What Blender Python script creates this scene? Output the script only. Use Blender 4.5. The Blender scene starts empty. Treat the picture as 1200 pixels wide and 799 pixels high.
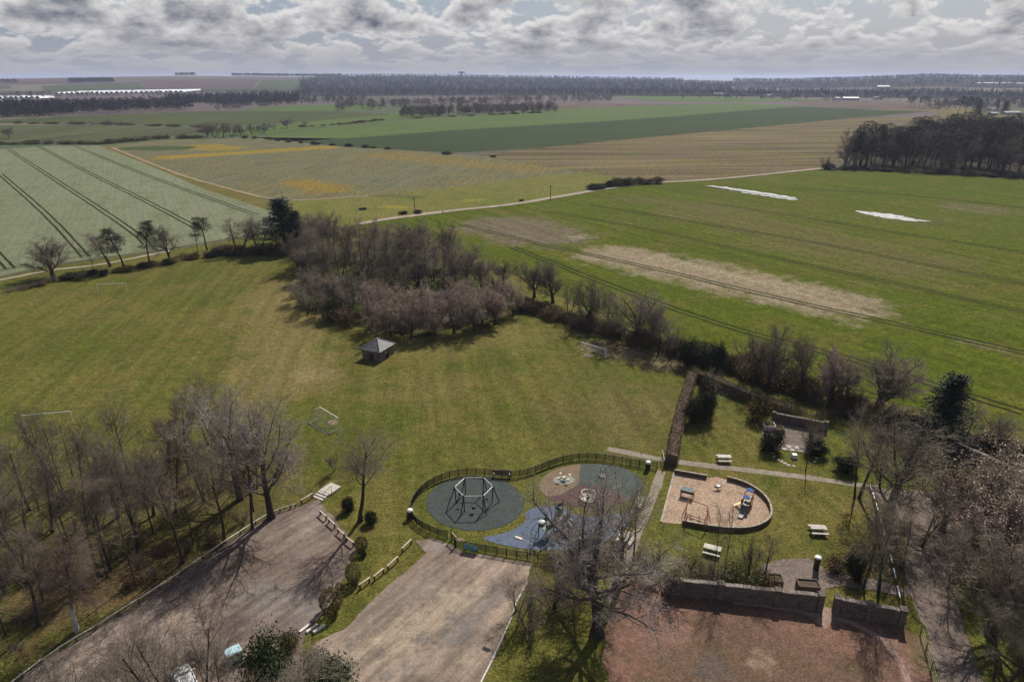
import bpy, math, random
import numpy as np
from mathutils import Vector, Matrix, noise as mnoise
R = math.radians
sc = bpy.context.scene
COL = sc.collection

# ------------------------------------------------------------------ camera
FPX, CAMH = 800.0, 48.0                      # focal length in photo pixels, drone height (m)
PITCH = math.atan((399.5 - 90.0) / FPX)
cd = bpy.data.cameras.new('camera')
cam = bpy.data.objects.new('camera', cd)
COL.objects.link(cam)
cam.location = (0, 0, CAMH)
cam.rotation_euler = (math.pi/2 - PITCH, 0, 0)
cd.sensor_width = 36.0
cd.lens = 24.0
cd.clip_start = 0.5
cd.clip_end = 120000
sc.camera = cam

# ------------------------------------------------------------------ light
SUN_AZ, SUN_EL = R(24), R(44)                # azimuth clockwise from +Y
sl = bpy.data.lights.new('sun', 'SUN')
sl.energy = 5.0
sl.angle = R(0.55)
sl.color = (1.0, 0.95, 0.87)
sun = bpy.data.objects.new('sun', sl)
COL.objects.link(sun)
sun.rotation_euler = (math.pi/2 - SUN_EL, 0, math.pi - SUN_AZ)
sun.location = (60, 60, 150)

w = bpy.data.worlds.new('World')
sc.world = w
w.use_nodes = True
nt = w.node_tree
for n in list(nt.nodes):
    nt.nodes.remove(n)


def N(t, typ, **kw):
    n = t.nodes.new(typ)
    for k, v in kw.items():
        setattr(n, k, v)
    return n


def mth(t, op, a, b=None, clamp=False):
    n = t.nodes.new('ShaderNodeMath')
    n.operation = op
    n.use_clamp = clamp
    for i, v in enumerate((a, b)):
        if v is None:
            continue
        if isinstance(v, (int, float)):
            n.inputs[i].default_value = v
        else:
            t.links.new(v, n.inputs[i])
    return n.outputs[0]


def mixc(t, fac, a, b, blend='MIX'):
    n = t.nodes.new('ShaderNodeMix')
    n.data_type = 'RGBA'
    n.blend_type = blend
    for s, v in ((n.inputs[0], fac), (n.inputs[6], a), (n.inputs[7], b)):
        if isinstance(v, (int, float)):
            s.default_value = v
        elif isinstance(v, tuple):
            s.default_value = (v[0], v[1], v[2], 1)
        else:
            t.links.new(v, s)
    return n.outputs[2]


def smooth(t, v, lo, hi):
    n = t.nodes.new('ShaderNodeMapRange')
    n.interpolation_type = 'SMOOTHSTEP'
    t.links.new(v, n.inputs[0])
    n.inputs[1].default_value = lo
    n.inputs[2].default_value = hi
    return n.outputs[0]


def noise(t, vec, scale, detail=4, rough=0.55, dist=0.0):
    n = t.nodes.new('ShaderNodeTexNoise')
    n.inputs['Scale'].default_value = scale
    n.inputs['Detail'].default_value = detail
    n.inputs['Roughness'].default_value = rough
    n.inputs['Distortion'].default_value = dist
    if vec is not None:
        t.links.new(vec, n.inputs['Vector'])
    return n.outputs[0]


sky = N(nt, 'ShaderNodeTexSky', sky_type='NISHITA', sun_disc=False)
sky.sun_elevation = SUN_EL
sky.sun_rotation = SUN_AZ
sky.air_density = 1.0
sky.dust_density = 2.0
sky.altitude = 60
tc = N(nt, 'ShaderNodeTexCoord')
sep = N(nt, 'ShaderNodeSeparateXYZ')
nt.links.new(tc.outputs['Generated'], sep.inputs[0])
zz = mth(nt, 'MAXIMUM', sep.outputs[2], 0.0)
# banks of cumulus seen from the side: heights squeezed towards the horizon
lz = mth(nt, 'LOGARITHM', mth(nt, 'ADD', zz, 0.035), 2.71828)


def cloudvec(lift):
    c = N(nt, 'ShaderNodeCombineXYZ')
    nt.links.new(mth(nt, 'MULTIPLY', sep.outputs[0], 4.2), c.inputs[0])
    nt.links.new(mth(nt, 'MULTIPLY', sep.outputs[1], 4.2), c.inputs[1])
    nt.links.new(mth(nt, 'ADD', mth(nt, 'MULTIPLY', lz, 0.85), lift), c.inputs[2])
    return c.outputs[0]


va, vb = cloudvec(0.0), cloudvec(0.045)
n1 = noise(nt, va, 4.4, 12, 0.58, 0.12)
n2 = noise(nt, vb, 4.4, 12, 0.58, 0.12)         # the same field a little higher up
nbig = noise(nt, va, 1.7, 3, 0.5, 0.1)
dens = mth(nt, 'ADD', n1, mth(nt, 'MULTIPLY', mth(nt, 'SUBTRACT', nbig, 0.5), 0.55))
# banks overlap near the horizon; higher up one looks through the gaps between the clouds
gap = mth(nt, 'MULTIPLY', smooth(nt, sep.outputs[2], 0.10, 0.5), 0.17)
cover = smooth(nt, mth(nt, 'SUBTRACT', dens, gap), 0.415, 0.50)
lowfade = smooth(nt, sep.outputs[2], 0.008, 0.062)     # towards the horizon clouds merge in haze
lit = mth(nt, 'MULTIPLY', mth(nt, 'SUBTRACT', n1, n2), 3.2)
thick = mth(nt, 'MULTIPLY', mth(nt, 'SUBTRACT', dens, 0.56), -3.4)
lum = mth(nt, 'ADD', mth(nt, 'ADD', lit, thick), 0.60, clamp=True)
ccol = mixc(nt, lum, (1.70, 1.90, 2.58), (10.45, 10.18, 10.04))
haz = smooth(nt, sep.outputs[2], 0.45, 0.02)           # pale low sky, deeper blue overhead
skyc = mixc(nt, mth(nt, 'ADD', mth(nt, 'MULTIPLY', haz, 0.5), 0.1), sky.outputs[0], (3.66, 4.75, 6.79))
upc = mixc(nt, cover, skyc, ccol)
hz = mixc(nt, smooth(nt, n1, 0.35, 0.65), (4.89, 5.02, 5.70), (5.97, 5.90, 6.24))
final = mixc(nt, mth(nt, 'ADD', mth(nt, 'MULTIPLY', lowfade, 0.90), 0.06), hz, upc)
bg = N(nt, 'ShaderNodeBackground')
bg.inputs[1].default_value = 0.07
nt.links.new(final, bg.inputs[0])
wo = N(nt, 'ShaderNodeOutputWorld')
nt.links.new(bg.outputs[0], wo.inputs[0])

sc.view_settings.view_transform = 'Standard'
sc.view_settings.look = 'None'
sc.view_settings.exposure = 0.06
sc.view_settings.gamma = 1.0
sc.render.engine = 'CYCLES'
cy = sc.cycles
cy.max_bounces = 5
cy.diffuse_bounces = 2
cy.glossy_bounces = 2
cy.transmission_bounces = 3
cy.volume_bounces = 0
cy.transparent_max_bounces = 4
cy.use_denoising = True

# ------------------------------------------------------------------ pixel <-> ground
cP, sP = math.cos(PITCH), math.sin(PITCH)


def at(x, y, z=0.0):
    u = (x - 600.0) / FPX
    v = (399.5 - y) / FPX
    f = cP + v*sP
    d = -sP + v*cP
    t = (CAMH - z) / -d
    return Vector((u*t, f*t, z))


def proj(p):
    z = p[2] - CAMH
    f = p[1]*cP - z*sP
    u = p[1]*sP + z*cP
    return 600 + FPX*p[0]/f, 399.5 - FPX*u/f, f


def px2m(x, y):                               # metres per photo pixel at that ground point
    p = at(x, y)
    return proj(p)[2] / FPX


def hgt(bx, by, ty):
    p = at(bx, by)
    lo, hi = 0.0, 47.0
    for _ in range(40):
        m = (lo + hi)/2
        if proj((p.x, p.y, m))[1] > ty:
            lo = m
        else:
            hi = m
    return lo


# ------------------------------------------------------------------ objects
def tag(o, label=None, cat=None, group=None, kind=None):
    if label:
        o['label'] = label
    if cat:
        o['category'] = cat
    if group:
        o['group'] = group
    if kind:
        o['kind'] = kind
    return o


def empty(name, loc, label, cat, group=None, rz=0.0):
    o = bpy.data.objects.new(name, None)
    o.empty_display_size = 0.3
    COL.objects.link(o)
    o.location = loc
    o.rotation_euler = (0, 0, rz)
    return tag(o, label, cat, group)


def link(name, me, parent=None, loc=None):
    o = bpy.data.objects.new(name, me)
    COL.objects.link(o)
    if parent is not None:
        o.parent = parent
    if loc is not None:
        o.location = loc
    return o


class MB:
    """collects polygons; build() links them as one mesh object"""

    def __init__(self):
        self.v = []
        self.f = []
        self.m = []
        self.mi = 0

    def poly(self, pts):
        b = len(self.v)
        self.v += [tuple(p) for p in pts]
        self.f.append(tuple(range(b, b+len(pts))))
        self.m.append(self.mi)

    def box(self, c, s, rz=0.0, bev=0.0, rx=0.0, ry=0.0):
        M = Matrix.Rotation(rz, 3, 'Z') @ Matrix.Rotation(ry, 3, 'Y') @ Matrix.Rotation(rx, 3, 'X')
        c = Vector(c)
        hx, hy, hz_ = s[0]/2, s[1]/2, s[2]/2
        b = len(self.v)
        if bev <= 0:
            for x, y, z in ((-1, -1, -1), (1, -1, -1), (1, 1, -1), (-1, 1, -1), (-1, -1, 1), (1, -1, 1), (1, 1, 1), (-1, 1, 1)):
                self.v.append(tuple(c + M @ Vector((x*hx, y*hy, z*hz_))))
            F = ((0, 3, 2, 1), (4, 5, 6, 7), (0, 1, 5, 4), (1, 2, 6, 5), (2, 3, 7, 6), (3, 0, 4, 7))
        else:                                  # top edges chamfered
            e = min(bev, hx*0.9, hy*0.9)
            for z, k in ((-hz_, 0), (hz_-e, 0), (hz_, e)):
                for x, y in ((-1, -1), (1, -1), (1, 1), (-1, 1)):
                    self.v.append(tuple(c + M @ Vector((x*(hx-k), y*(hy-k), z))))
            F = [(0, 3, 2, 1), (8, 9, 10, 11)]
            for r in (0, 4):
                for i in range(4):
                    j = (i+1) % 4
                    F.append((r+i, r+j, r+4+j, r+4+i))
        for f in F:
            self.f.append(tuple(b+i for i in f))
            self.m.append(self.mi)

    def tube(self, pts, r, n=6, r2=None, cap=True, closed=False):
        pts = [Vector(p) for p in pts]
        m = len(pts)
        b = len(self.v)
        up = Vector((0, 0, 1))
        for i, p in enumerate(pts):
            if closed:
                d = pts[(i+1) % m] - pts[i-1]
            else:
                d = pts[min(i+1, m-1)] - pts[max(i-1, 0)]
            d.normalize()
            a = up if abs(d.z) < 0.95 else Vector((1, 0, 0))
            s = d.cross(a).normalized()
            q = s.cross(d).normalized()
            rr = r if r2 is None else r + (r2-r)*i/max(1, m-1)
            for k in range(n):
                an = 2*math.pi*k/n
                self.v.append(tuple(p + s*(math.cos(an)*rr) + q*(math.sin(an)*rr)))
        for i in range(m if closed else m-1):
            for k in range(n):
                k2 = (k+1) % n
                i2 = (i+1) % m
                self.f.append((b+i*n+k, b+i*n+k2, b+i2*n+k2, b+i2*n+k))
                self.m.append(self.mi)
        if cap and not closed:
            self.f.append(tuple(b+k for k in reversed(range(n))))
            self.f.append(tuple(b+(m-1)*n+k for k in range(n)))
            self.m += [self.mi, self.mi]

    def lathe(self, prof, n=16, c=(0, 0, 0)):
        b = len(self.v)
        for r, z in prof:
            for k in range(n):
                a = 2*math.pi*k/n
                self.v.append((c[0]+r*math.cos(a), c[1]+r*math.sin(a), c[2]+z))
        for i in range(len(prof)-1):
            for k in range(n):
                k2 = (k+1) % n
                self.f.append((b+i*n+k, b+i*n+k2, b+(i+1)*n+k2, b+(i+1)*n+k))
                self.m.append(self.mi)
        self.f.append(tuple(b+k for k in reversed(range(n))))
        self.f.append(tuple(b+(len(prof)-1)*n+k for k in range(n)))
        self.m += [self.mi, self.mi]

    def mesh(self, name, *mats):
        me = bpy.data.meshes.new(name)
        me.from_pydata(self.v, [], self.f)
        for m in mats:
            me.materials.append(m)
        if len(mats) > 1:
            me.polygons.foreach_set('material_index', self.m)
        me.update()
        return me

    def build(self, name, mats, parent=None, loc=None):
        if not isinstance(mats, (list, tuple)):
            mats = [mats]
        return link(name, self.mesh(name, *mats), parent, loc)


def np_mesh(name, V, F, mats, mi=None, smooth_=False):
    """V (n,3); F (m,k) all faces of the same size"""
    me = bpy.data.meshes.new(name)
    V = np.asarray(V, dtype=np.float32)
    F = np.asarray(F, dtype=np.int32)
    k = F.shape[1]
    me.vertices.add(len(V))
    me.vertices.foreach_set('co', V.ravel())
    me.loops.add(F.size)
    me.loops.foreach_set('vertex_index', F.ravel())
    me.polygons.add(len(F))
    me.polygons.foreach_set('loop_start', np.arange(0, F.size, k, dtype=np.int32))
    if mi is not None:
        me.polygons.foreach_set('material_index', np.asarray(mi, dtype=np.int32))
    if smooth_:
        me.polygons.foreach_set('use_smooth', np.ones(len(F), dtype=bool))
    for m in mats:
        me.materials.append(m)
    me.update(calc_edges=True)
    return me


# ------------------------------------------------------------------ materials
def newmat(name, rough=0.9, spec=0.2):
    m = bpy.data.materials.new(name)
    m.use_nodes = True
    t = m.node_tree
    b = t.nodes['Principled BSDF']
    b.inputs['Roughness'].default_value = rough
    b.inputs['Specular IOR Level'].default_value = spec
    return m, t, b


def coords(t, scale=(1, 1, 1), rz=0.0):
    c = N(t, 'ShaderNodeTexCoord')
    if scale == (1, 1, 1) and rz == 0:
        return c.outputs['Object']
    mp = N(t, 'ShaderNodeMapping')
    mp.vector_type = 'POINT'
    # rotate first, then stretch
    mp.inputs['Rotation'].default_value = (0, 0, -rz)
    t.links.new(c.outputs['Object'], mp.inputs[0])
    m2 = N(t, 'ShaderNodeMapping')
    m2.inputs['Scale'].default_value = scale
    t.links.new(mp.outputs[0], m2.inputs[0])
    return m2.outputs[0]


def bump(t, b, h, strength=0.3, dist=0.1):
    n = N(t, 'ShaderNodeBump')
    n.inputs['Strength'].default_value = strength
    n.inputs['Distance'].default_value = dist
    t.links.new(h, n.inputs['Height'])
    t.links.new(n.outputs[0], b.inputs['Normal'])


def simple(name, c, rough=0.7, spec=0.3, var=0.25, scale=6.0, metal=0.0, rand=0.0):
    """plain surface with grain and wear"""
    m, t, b = newmat(name, rough, spec)
    v = coords(t)
    n = noise(t, v, scale, 5, 0.6)
    dark = tuple(x*(1-var) for x in c)
    lite = tuple(min(1, x*(1+var)) for x in c)
    col = mixc(t, smooth(t, n, 0.3, 0.7), dark, lite)
    if rand > 0:
        oi = N(t, 'ShaderNodeObjectInfo')
        hs = N(t, 'ShaderNodeHueSaturation')
        t.links.new(mth(t, 'ADD', mth(t, 'MULTIPLY', oi.outputs['Random'], 2*rand), 1-rand), hs.inputs['Value'])
        t.links.new(mth(t, 'ADD', mth(t, 'MULTIPLY', oi.outputs['Random'], 0.03), 0.485), hs.inputs['Hue'])
        t.links.new(col, hs.inputs['Color'])
        col = hs.outputs[0]
    t.links.new(col, b.inputs['Base Color'])
    b.inputs['Metallic'].default_value = metal
    return m


def capsule(t, vec, pa, pb, half, soft, wob=None):
    """1 inside a band from pa to pb (world points), fading over soft metres; wob: noise output making the edge ragged"""
    pa, pb = Vector((pa[0], pa[1])), Vector((pb[0], pb[1]))
    d = pb - pa
    L = d.length
    d /= L
    mp = N(t, 'ShaderNodeMapping')
    mp.vector_type = 'TEXTURE'
    c = (pa + pb)/2
    mp.inputs['Location'].default_value = (c.x, c.y, 0)
    mp.inputs['Rotation'].default_value = (0, 0, math.atan2(d.y, d.x))
    t.links.new(vec, mp.inputs[0])
    s = N(t, 'ShaderNodeSeparateXYZ')
    t.links.new(mp.outputs[0], s.inputs[0])
    ax = mth(t, 'MAXIMUM', mth(t, 'SUBTRACT', mth(t, 'ABSOLUTE', s.outputs[0]), max(0.0, L/2-half)), 0.0)
    ln = mth(t, 'SQRT', mth(t, 'ADD', mth(t, 'MULTIPLY', ax, ax), mth(t, 'MULTIPLY', s.outputs[1], s.outputs[1])))
    if wob is not None:
        ln = mth(t, 'ADD', ln, mth(t, 'MULTIPLY', mth(t, 'SUBTRACT', wob, 0.5), soft*3.2))
    n = t.nodes.new('ShaderNodeMapRange')
    n.interpolation_type = 'SMOOTHSTEP'
    t.links.new(ln, n.inputs[0])
    n.inputs[1].default_value = half + soft/2
    n.inputs[2].default_value = max(0.0, half - soft/2)
    return n.outputs[0]


def ground_mat(name, a, b_, c=None, big=0.05, mid=0.4, fine=3.0, micro=9.0, streak=None, rough=0.95,
               patches=(), bumpd=0.06, contrast=1.0, fine_amt=0.5, tint=(0.82, 0.79, 0.64)):
    """three earth/grass tones mixed at several sizes; patches: (pa, pb, half, soft, colour, strength)"""
    m, t, b = newmat(name, rough, 0.03)
    v = coords(t)
    nb = noise(t, v, big, 5, 0.6, 0.6)
    nm = noise(t, v, mid, 5, 0.65, 0.3)
    nf = noise(t, v, fine, 4, 0.7)
    nx = noise(t, v, micro, 2, 0.7)
    col = mixc(t, smooth(t, nb, 0.5-0.16/contrast, 0.5+0.16/contrast), a, b_)
    if c is not None:
        col = mixc(t, smooth(t, nm, 0.45, 0.72), col, c)
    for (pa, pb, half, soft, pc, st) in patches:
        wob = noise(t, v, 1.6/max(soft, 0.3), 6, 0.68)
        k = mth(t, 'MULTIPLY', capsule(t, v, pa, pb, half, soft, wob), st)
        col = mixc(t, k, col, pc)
    if streak:
        rz, sx, sy, amt = streak
        sv = coords(t, (sx, sy, 1), rz)
        ns = noise(t, sv, 1.0, 4, 0.6)
        g = mth(t, 'ADD', mth(t, 'MULTIPLY', smooth(t, ns, 0.3, 0.7), 2*amt), 1-amt)
        col = mixc(t, 1.0, col, g, 'MULTIPLY')
    for src, am in ((nf, 0.75), (nx, 1.0)):
        k_ = smooth(t, src, 0.24, 0.76)
        col = mixc(t, 1.0, col, mth(t, 'ADD', mth(t, 'MULTIPLY', k_, 2*am*fine_amt), 1-am*fine_amt), 'MULTIPLY')
    if tint != (1, 1, 1):
        col = mixc(t, 1.0, col, tint, 'MULTIPLY')
    t.links.new(col, b.inputs['Base Color'])
    hh = mth(t, 'ADD', nf, mth(t, 'MULTIPLY', nx, 0.6))
    bump(t, b, hh, 0.5, bumpd)
    return m


def ground_mat_n(*a, **k):
    k.setdefault('tint', (0.93, 0.90, 0.86))
    return ground_mat(*a, **k)


# ------------------------------------------------------------------ ground sheets
def refine(pts, step, amp, seed=0.0, closed=True):
    """subdivide a world polyline and make it wander"""
    out = []
    n = len(pts)
    for i in range(n if closed else n-1):
        a, b = pts[i], pts[(i+1) % n]
        d = b - a
        k = max(1, min(400, int(d.length/step)))
        nn = Vector((-d.y, d.x, 0)).normalized() if d.length > 1e-6 else Vector((0, 0, 0))
        for j in range(k):
            p = a + d*(j/k)
            if amp > 0:
                q = mnoise.noise(Vector((p.x*0.35, p.y*0.35, seed))) + 0.6*mnoise.noise(Vector((p.x*1.3, p.y*1.3, seed+5)))
                p = p + nn*(q*amp)
            out.append(p)
    if not closed:
        out.append(pts[-1])
    return out


def smoothpoly(pts, n=2, closed=True):
    for _ in range(n):
        o = []
        m = len(pts)
        if not closed:
            o.append(pts[0])
        for i in range(m if closed else m-1):
            a, b = pts[i], pts[(i+1) % m]
            o += [a.lerp(b, 0.25), a.lerp(b, 0.75)]
        if not closed:
            o.append(pts[-1])
        pts = o
    return pts


def sheet(name, pix, z, mat, step=1.0, amp=0.0, rounds=0, label=None, world=False):
    pts = [p.copy() if world else at(*p) for p in pix]
    if rounds:
        pts = smoothpoly(pts, rounds)
    pts = refine(pts, step, amp, len(name)*1.7) if amp > 0 else pts
    mb = MB()
    pts2 = [(p.x, p.y, z) for p in pts]
    a = sum(pts2[i][0]*pts2[(i+1) % len(pts2)][1]-pts2[(i+1) % len(pts2)][0]*pts2[i][1] for i in range(len(pts2)))
    if a < 0:
        pts2.reverse()
    mb.poly(pts2)
    o = mb.build(name, mat)
    tag(o, label, None, None, 'structure')
    return o


def ribbon(name, pix, width, z, mat, amp=0.0, step=1.0, world=False, rounds=1, offs=(0.0,), label=None):
    pts = [p.copy() if world else at(*p) for p in pix]
    pts = smoothpoly(pts, rounds, False)
    pts = refine(pts, step, amp, 3.3, False) if amp > 0 else pts
    mb = MB()
    for of in offs:
        L, Rr = [], []
        for i, p in enumerate(pts):
            d = pts[min(i+1, len(pts)-1)] - pts[max(i-1, 0)]
            d.z = 0
            d.normalize()
            s = Vector((-d.y, d.x, 0))
            wv = width*(1 + (0.25*mnoise.noise(p*0.4) if amp > 0 else 0))
            L.append(p + s*(of + wv/2))
            Rr.append(p + s*(of - wv/2))
        for i in range(len(pts)-1):
            mb.poly([(q.x, q.y, z) for q in (Rr[i], Rr[i+1], L[i+1], L[i])])
    o = mb.build(name, mat)
    tag(o, label, None, None, 'structure')
    return o


def G2(x, y):
    p = at(x, y)
    return (p.x, p.y)

# ------------------------------------------------------------------ terrain and far fields
def ridge(az):
    """height of the far wooded ridge seen at that azimuth (m)"""
    x = 600 + 800*math.tan(max(-0.9, min(0.9, az)))/cP
    xs = [-900, 0, 120, 220, 300, 380, 450, 540, 600, 680, 760, 840, 920, 1000, 1090, 1160, 1250, 1800]
    hs = [42, 38, 45, 51, 50, 48, 50, 47, 43, 39, 34, 24, 22, 34, 50, 42, 44, 42]
    return float(np.interp(x, xs, hs))


def terrain(x, y):
    d = math.hypot(x, y)
    if d < 1900:
        return 0.0
    az = math.atan2(x, y)
    s = min(1.0, (d-1900)/2600)
    s = s*s*(3-2*s)
    h = ridge(az)*s
    h += 4*s*mnoise.noise(Vector((x/900, y/900, 1.0)))
    if d > 4500:
        q = min(1.0, (d-4500)/3000)
        h = h*(1-q*q*(3-2*q)) - 20*q
    return h


radii = [0, 60, 150, 400, 900, 1500, 1900, 2100, 2300, 2500, 2700, 2900, 3100, 3300, 3500, 3700, 3900, 4100, 4300, 4500,
         4800, 5200, 5700, 6300, 7000, 7600, 9000, 14000, 24000, 40000]
NA = 300
V = [(0, 0, 0)]
for r in radii[1:]:
    for k in range(NA):
        a = 2*math.pi*k/NA
        x, y = r*math.sin(a), r*math.cos(a)
        V.append((x, y, terrain(x, y) if r < 8000 else -20.0))
F = [(0, 1+(k+1) % NA, 1+k) for k in range(NA)]
for i in range(len(radii)-2):
    for k in range(NA):
        k2 = (k+1) % NA
        b0, b1 = 1+i*NA, 1+(i+1)*NA
        F.append((b0+k, b0+k2, b1+k2, b1+k))
gm = bpy.data.meshes.new('ground')
gm.from_pydata(V, [], F)
gm.polygons.foreach_set('use_smooth', [True]*len(F))

m, t, b = newmat('far_farmland', 0.95, 0.1)
v = coords(t)
wv = N(t, 'ShaderNodeVectorMath', operation='ADD')
nzz = N(t, 'ShaderNodeTexNoise')
nzz.inputs['Scale'].default_value = 0.002
t.links.new(v, nzz.inputs['Vector'])
sc_ = N(t, 'ShaderNodeVectorMath', operation='SCALE')
t.links.new(nzz.outputs['Color'], sc_.inputs[0])
sc_.inputs['Scale'].default_value = 260
t.links.new(v, wv.inputs[0])
t.links.new(sc_.outputs[0], wv.inputs[1])
vo = N(t, 'ShaderNodeTexVoronoi')
vo.inputs['Scale'].default_value = 0.0021
t.links.new(wv.outputs[0], vo.inputs['Vector'])
rp = N(t, 'ShaderNodeValToRGB')
rp.color_ramp.interpolation = 'CONSTANT'
el = rp.color_ramp.elements
cols = [(0.0, (0.105, 0.080, 0.075)), (0.26, (0.080, 0.075, 0.05)), (0.45, (0.062, 0.085, 0.034)), (0.6, (0.12, 0.092, 0.085)),
        (0.75, (0.07, 0.09, 0.04)), (0.88, (0.14, 0.12, 0.075))]
el[0].position, el[0].color = cols[0][0], (*cols[0][1], 1)
el[1].position, el[1].color = cols[1][0], (*cols[1][1], 1)
for p_, c_ in cols[2:]:
    e = el.new(p_)
    e.color = (*c_, 1)
sx_ = N(t, 'ShaderNodeSeparateXYZ')
t.links.new(vo.outputs['Color'], sx_.inputs[0])
t.links.new(sx_.outputs[0], rp.inputs[0])
nf_ = noise(t, v, 0.02, 6, 0.7)
t.links.new(mixc(t, 1.0, rp.outputs[0], mth(t, 'ADD', mth(t, 'MULTIPLY', nf_, 0.8), 0.6), 'MULTIPLY'), b.inputs['Base Color'])
gm.materials.append(m)
g = link('ground', gm)
tag(g, None, None, None, 'structure')

# the sea beyond the ridge
m, t, b = newmat('sea_water', 0.25, 0.5)
b.inputs['Base Color'].default_value = (0.04, 0.06, 0.08, 1)
bump(t, b, noise(t, coords(t), 0.02, 6, 0.6), 0.4, 20)
mb = MB()
for k in range(60):
    a0, a1 = R(-90+3*k), R(-87+3*k)
    mb.poly([(r*math.sin(a), r*math.cos(a), -6) for r, a in ((9000, a1), (9000, a0), (39500, a0), (39500, a1))])
o = mb.build('sea', m)
tag(o, None, None, None, 'structure')

def on_terrain(x, y):
    """ground point under that pixel, hills included"""
    u = (x-600)/FPX
    v = (399.5-y)/FPX
    f = cP+v*sP
    dz = -sP+v*cP
    t = 500.0
    while t < 30000:
        if CAMH+dz*t < terrain(u*t, f*t):
            break
        t += 8
    return Vector((u*t, f*t, terrain(u*t, f*t)))


# near and middle fields -------------------------------------------------
Z = 0.02
A = at
PARK = ground_mat('park_grass', (0.108, 0.122, 0.030), (0.158, 0.142, 0.048), (0.085, 0.112, 0.022), 0.045, 0.22, 0.9, 3.6,
                  patches=[(G2(690, 500), G2(760, 470), 9, 14, (0.150, 0.132, 0.060), 0.75),
                           (G2(330, 330), G2(330, 470), 8, 10, (0.205, 0.170, 0.080), 0.75),
                           (G2(345, 440), G2(395, 440), 2.5, 3, (0.25, 0.205, 0.115), 0.8),
                           (G2(555, 450), G2(430, 470), 5, 8, (0.175, 0.150, 0.062), 0.7),
                           (G2(440, 400), G2(640, 395), 7, 9, (0.185, 0.165, 0.065), 0.7),
                           (G2(490, 470), G2(360, 560), 5, 7, (0.075, 0.108, 0.018), 0.6),
                           (G2(20, 620), G2(120, 640), 18, 14, (0.098, 0.098, 0.036), 0.8),
                           (G2(150, 600), G2(290, 570), 13, 10, (0.10, 0.088, 0.04), 0.85),
                           (G2(0, 730), G2(220, 660), 5, 7, (0.13, 0.095, 0.055), 0.9),
                           (G2(690, 400), G2(800, 432), 4, 4, (0.20, 0.165, 0.115), 0.7),
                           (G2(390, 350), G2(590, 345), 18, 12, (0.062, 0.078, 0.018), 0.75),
                           (G2(660, 640), G2(740, 650), 3, 3, (0.13, 0.105, 0.06), 0.9),
                           (G2(620, 700), G2(690, 690), 4, 4, (0.10, 0.085, 0.04), 0.8),
                           (G2(800, 660), G2(890, 672), 2.2, 3, (0.12, 0.11, 0.05), 0.7),
                           (G2(1000, 640), G2(1050, 680), 3, 3, (0.14, 0.115, 0.075), 0.9),
                           (G2(1010, 585), G2(1080, 600), 3, 4, (0.15, 0.125, 0.095), 0.9),
                           (G2(900, 440), G2(1100, 500), 5, 4, (0.13, 0.115, 0.07), 0.75),
                           (G2(1160, 520), G2(1240, 560), 7, 5, (0.12, 0.10, 0.055), 0.8)],
                  streak=(R(8), 0.5, 0.03, 0.15), bumpd=0.12, fine_amt=0.40, tint=(0.80, 0.745, 0.62))
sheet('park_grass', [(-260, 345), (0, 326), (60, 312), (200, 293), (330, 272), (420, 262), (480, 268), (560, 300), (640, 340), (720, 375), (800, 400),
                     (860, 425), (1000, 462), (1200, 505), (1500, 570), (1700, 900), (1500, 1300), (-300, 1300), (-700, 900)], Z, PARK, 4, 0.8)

CROP = ground_mat('crop_field', (0.185, 0.212, 0.150), (0.212, 0.235, 0.178), (0.160, 0.188, 0.118), 0.01, 0.08, 0.5, 1.6,
                  streak=(R(-62), 0.02, 0.9, 0.10), bumpd=0.1, fine_amt=0.26)
sheet('crop_field', [(-900, 215), (0, 175), (60, 171), (116, 171), (170, 192), (240, 222), (322, 249), (335, 268), (200, 291), (60, 310), (0, 324), (-300, 344), (-900, 420)], Z*2, CROP)
VERGE = ground_mat('verge_grass', (0.15, 0.135, 0.05), (0.20, 0.165, 0.075), (0.11, 0.115, 0.035), 0.03, 0.2, 1.2, 4)
sheet('field_verge', [(116, 171), (128, 171), (220, 207), (335, 238), (340, 262), (322, 249), (240, 222), (170, 192)], Z*3, VERGE)
DAFF = ground_mat('flower_field', (0.155, 0.155, 0.110), (0.175, 0.158, 0.090), (0.128, 0.138, 0.085), 0.02, 0.07, 0.6, 1.6, streak=(R(80), 0.02, 0.6, 0.16),
                  patches=[(G2(180, 186), G2(395, 172), 11, 9, (0.30, 0.215, 0.030), 0.85),
                           (G2(225, 170), G2(270, 176), 16, 12, (0.28, 0.21, 0.035), 0.8),
                           (G2(140, 174), G2(228, 174), 16, 3, (0.072, 0.095, 0.045), 1.0),
                           (G2(345, 212), G2(400, 226), 9, 11, (0.27, 0.18, 0.03), 0.75),
                           (G2(430, 180), G2(640, 200), 14, 18, (0.22, 0.165, 0.055), 0.7)], fine_amt=0.6)
sheet('flower_field', [(128, 171), (175, 166), (240, 162), (320, 162), (400, 171), (480, 177), (560, 183), (690, 202), (620, 208), (560, 216), (430, 231), (330, 237), (220, 207)], Z*4, DAFF)
PAST = ground_mat('pasture', (0.155, 0.165, 0.048), (0.185, 0.175, 0.062), (0.125, 0.145, 0.04), 0.02, 0.1, 0.9, 3,
                  patches=[(G2(445, 242), G2(480, 244), 2.5, 2.5, (0.34, 0.28, 0.05), 0.55), (G2(540, 236), G2(570, 234), 2.5, 3, (0.3, 0.27, 0.05), 0.5),
                           (G2(425, 228), G2(500, 232), 4, 4, (0.075, 0.10, 0.05), 0.6)], fine_amt=0.55)
sheet('pasture', [(330, 237), (430, 231), (560, 216), (620, 208), (690, 202), (768, 212), (700, 222), (600, 241), (450, 258), (330, 280)], Z*5, PAST)
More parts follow.
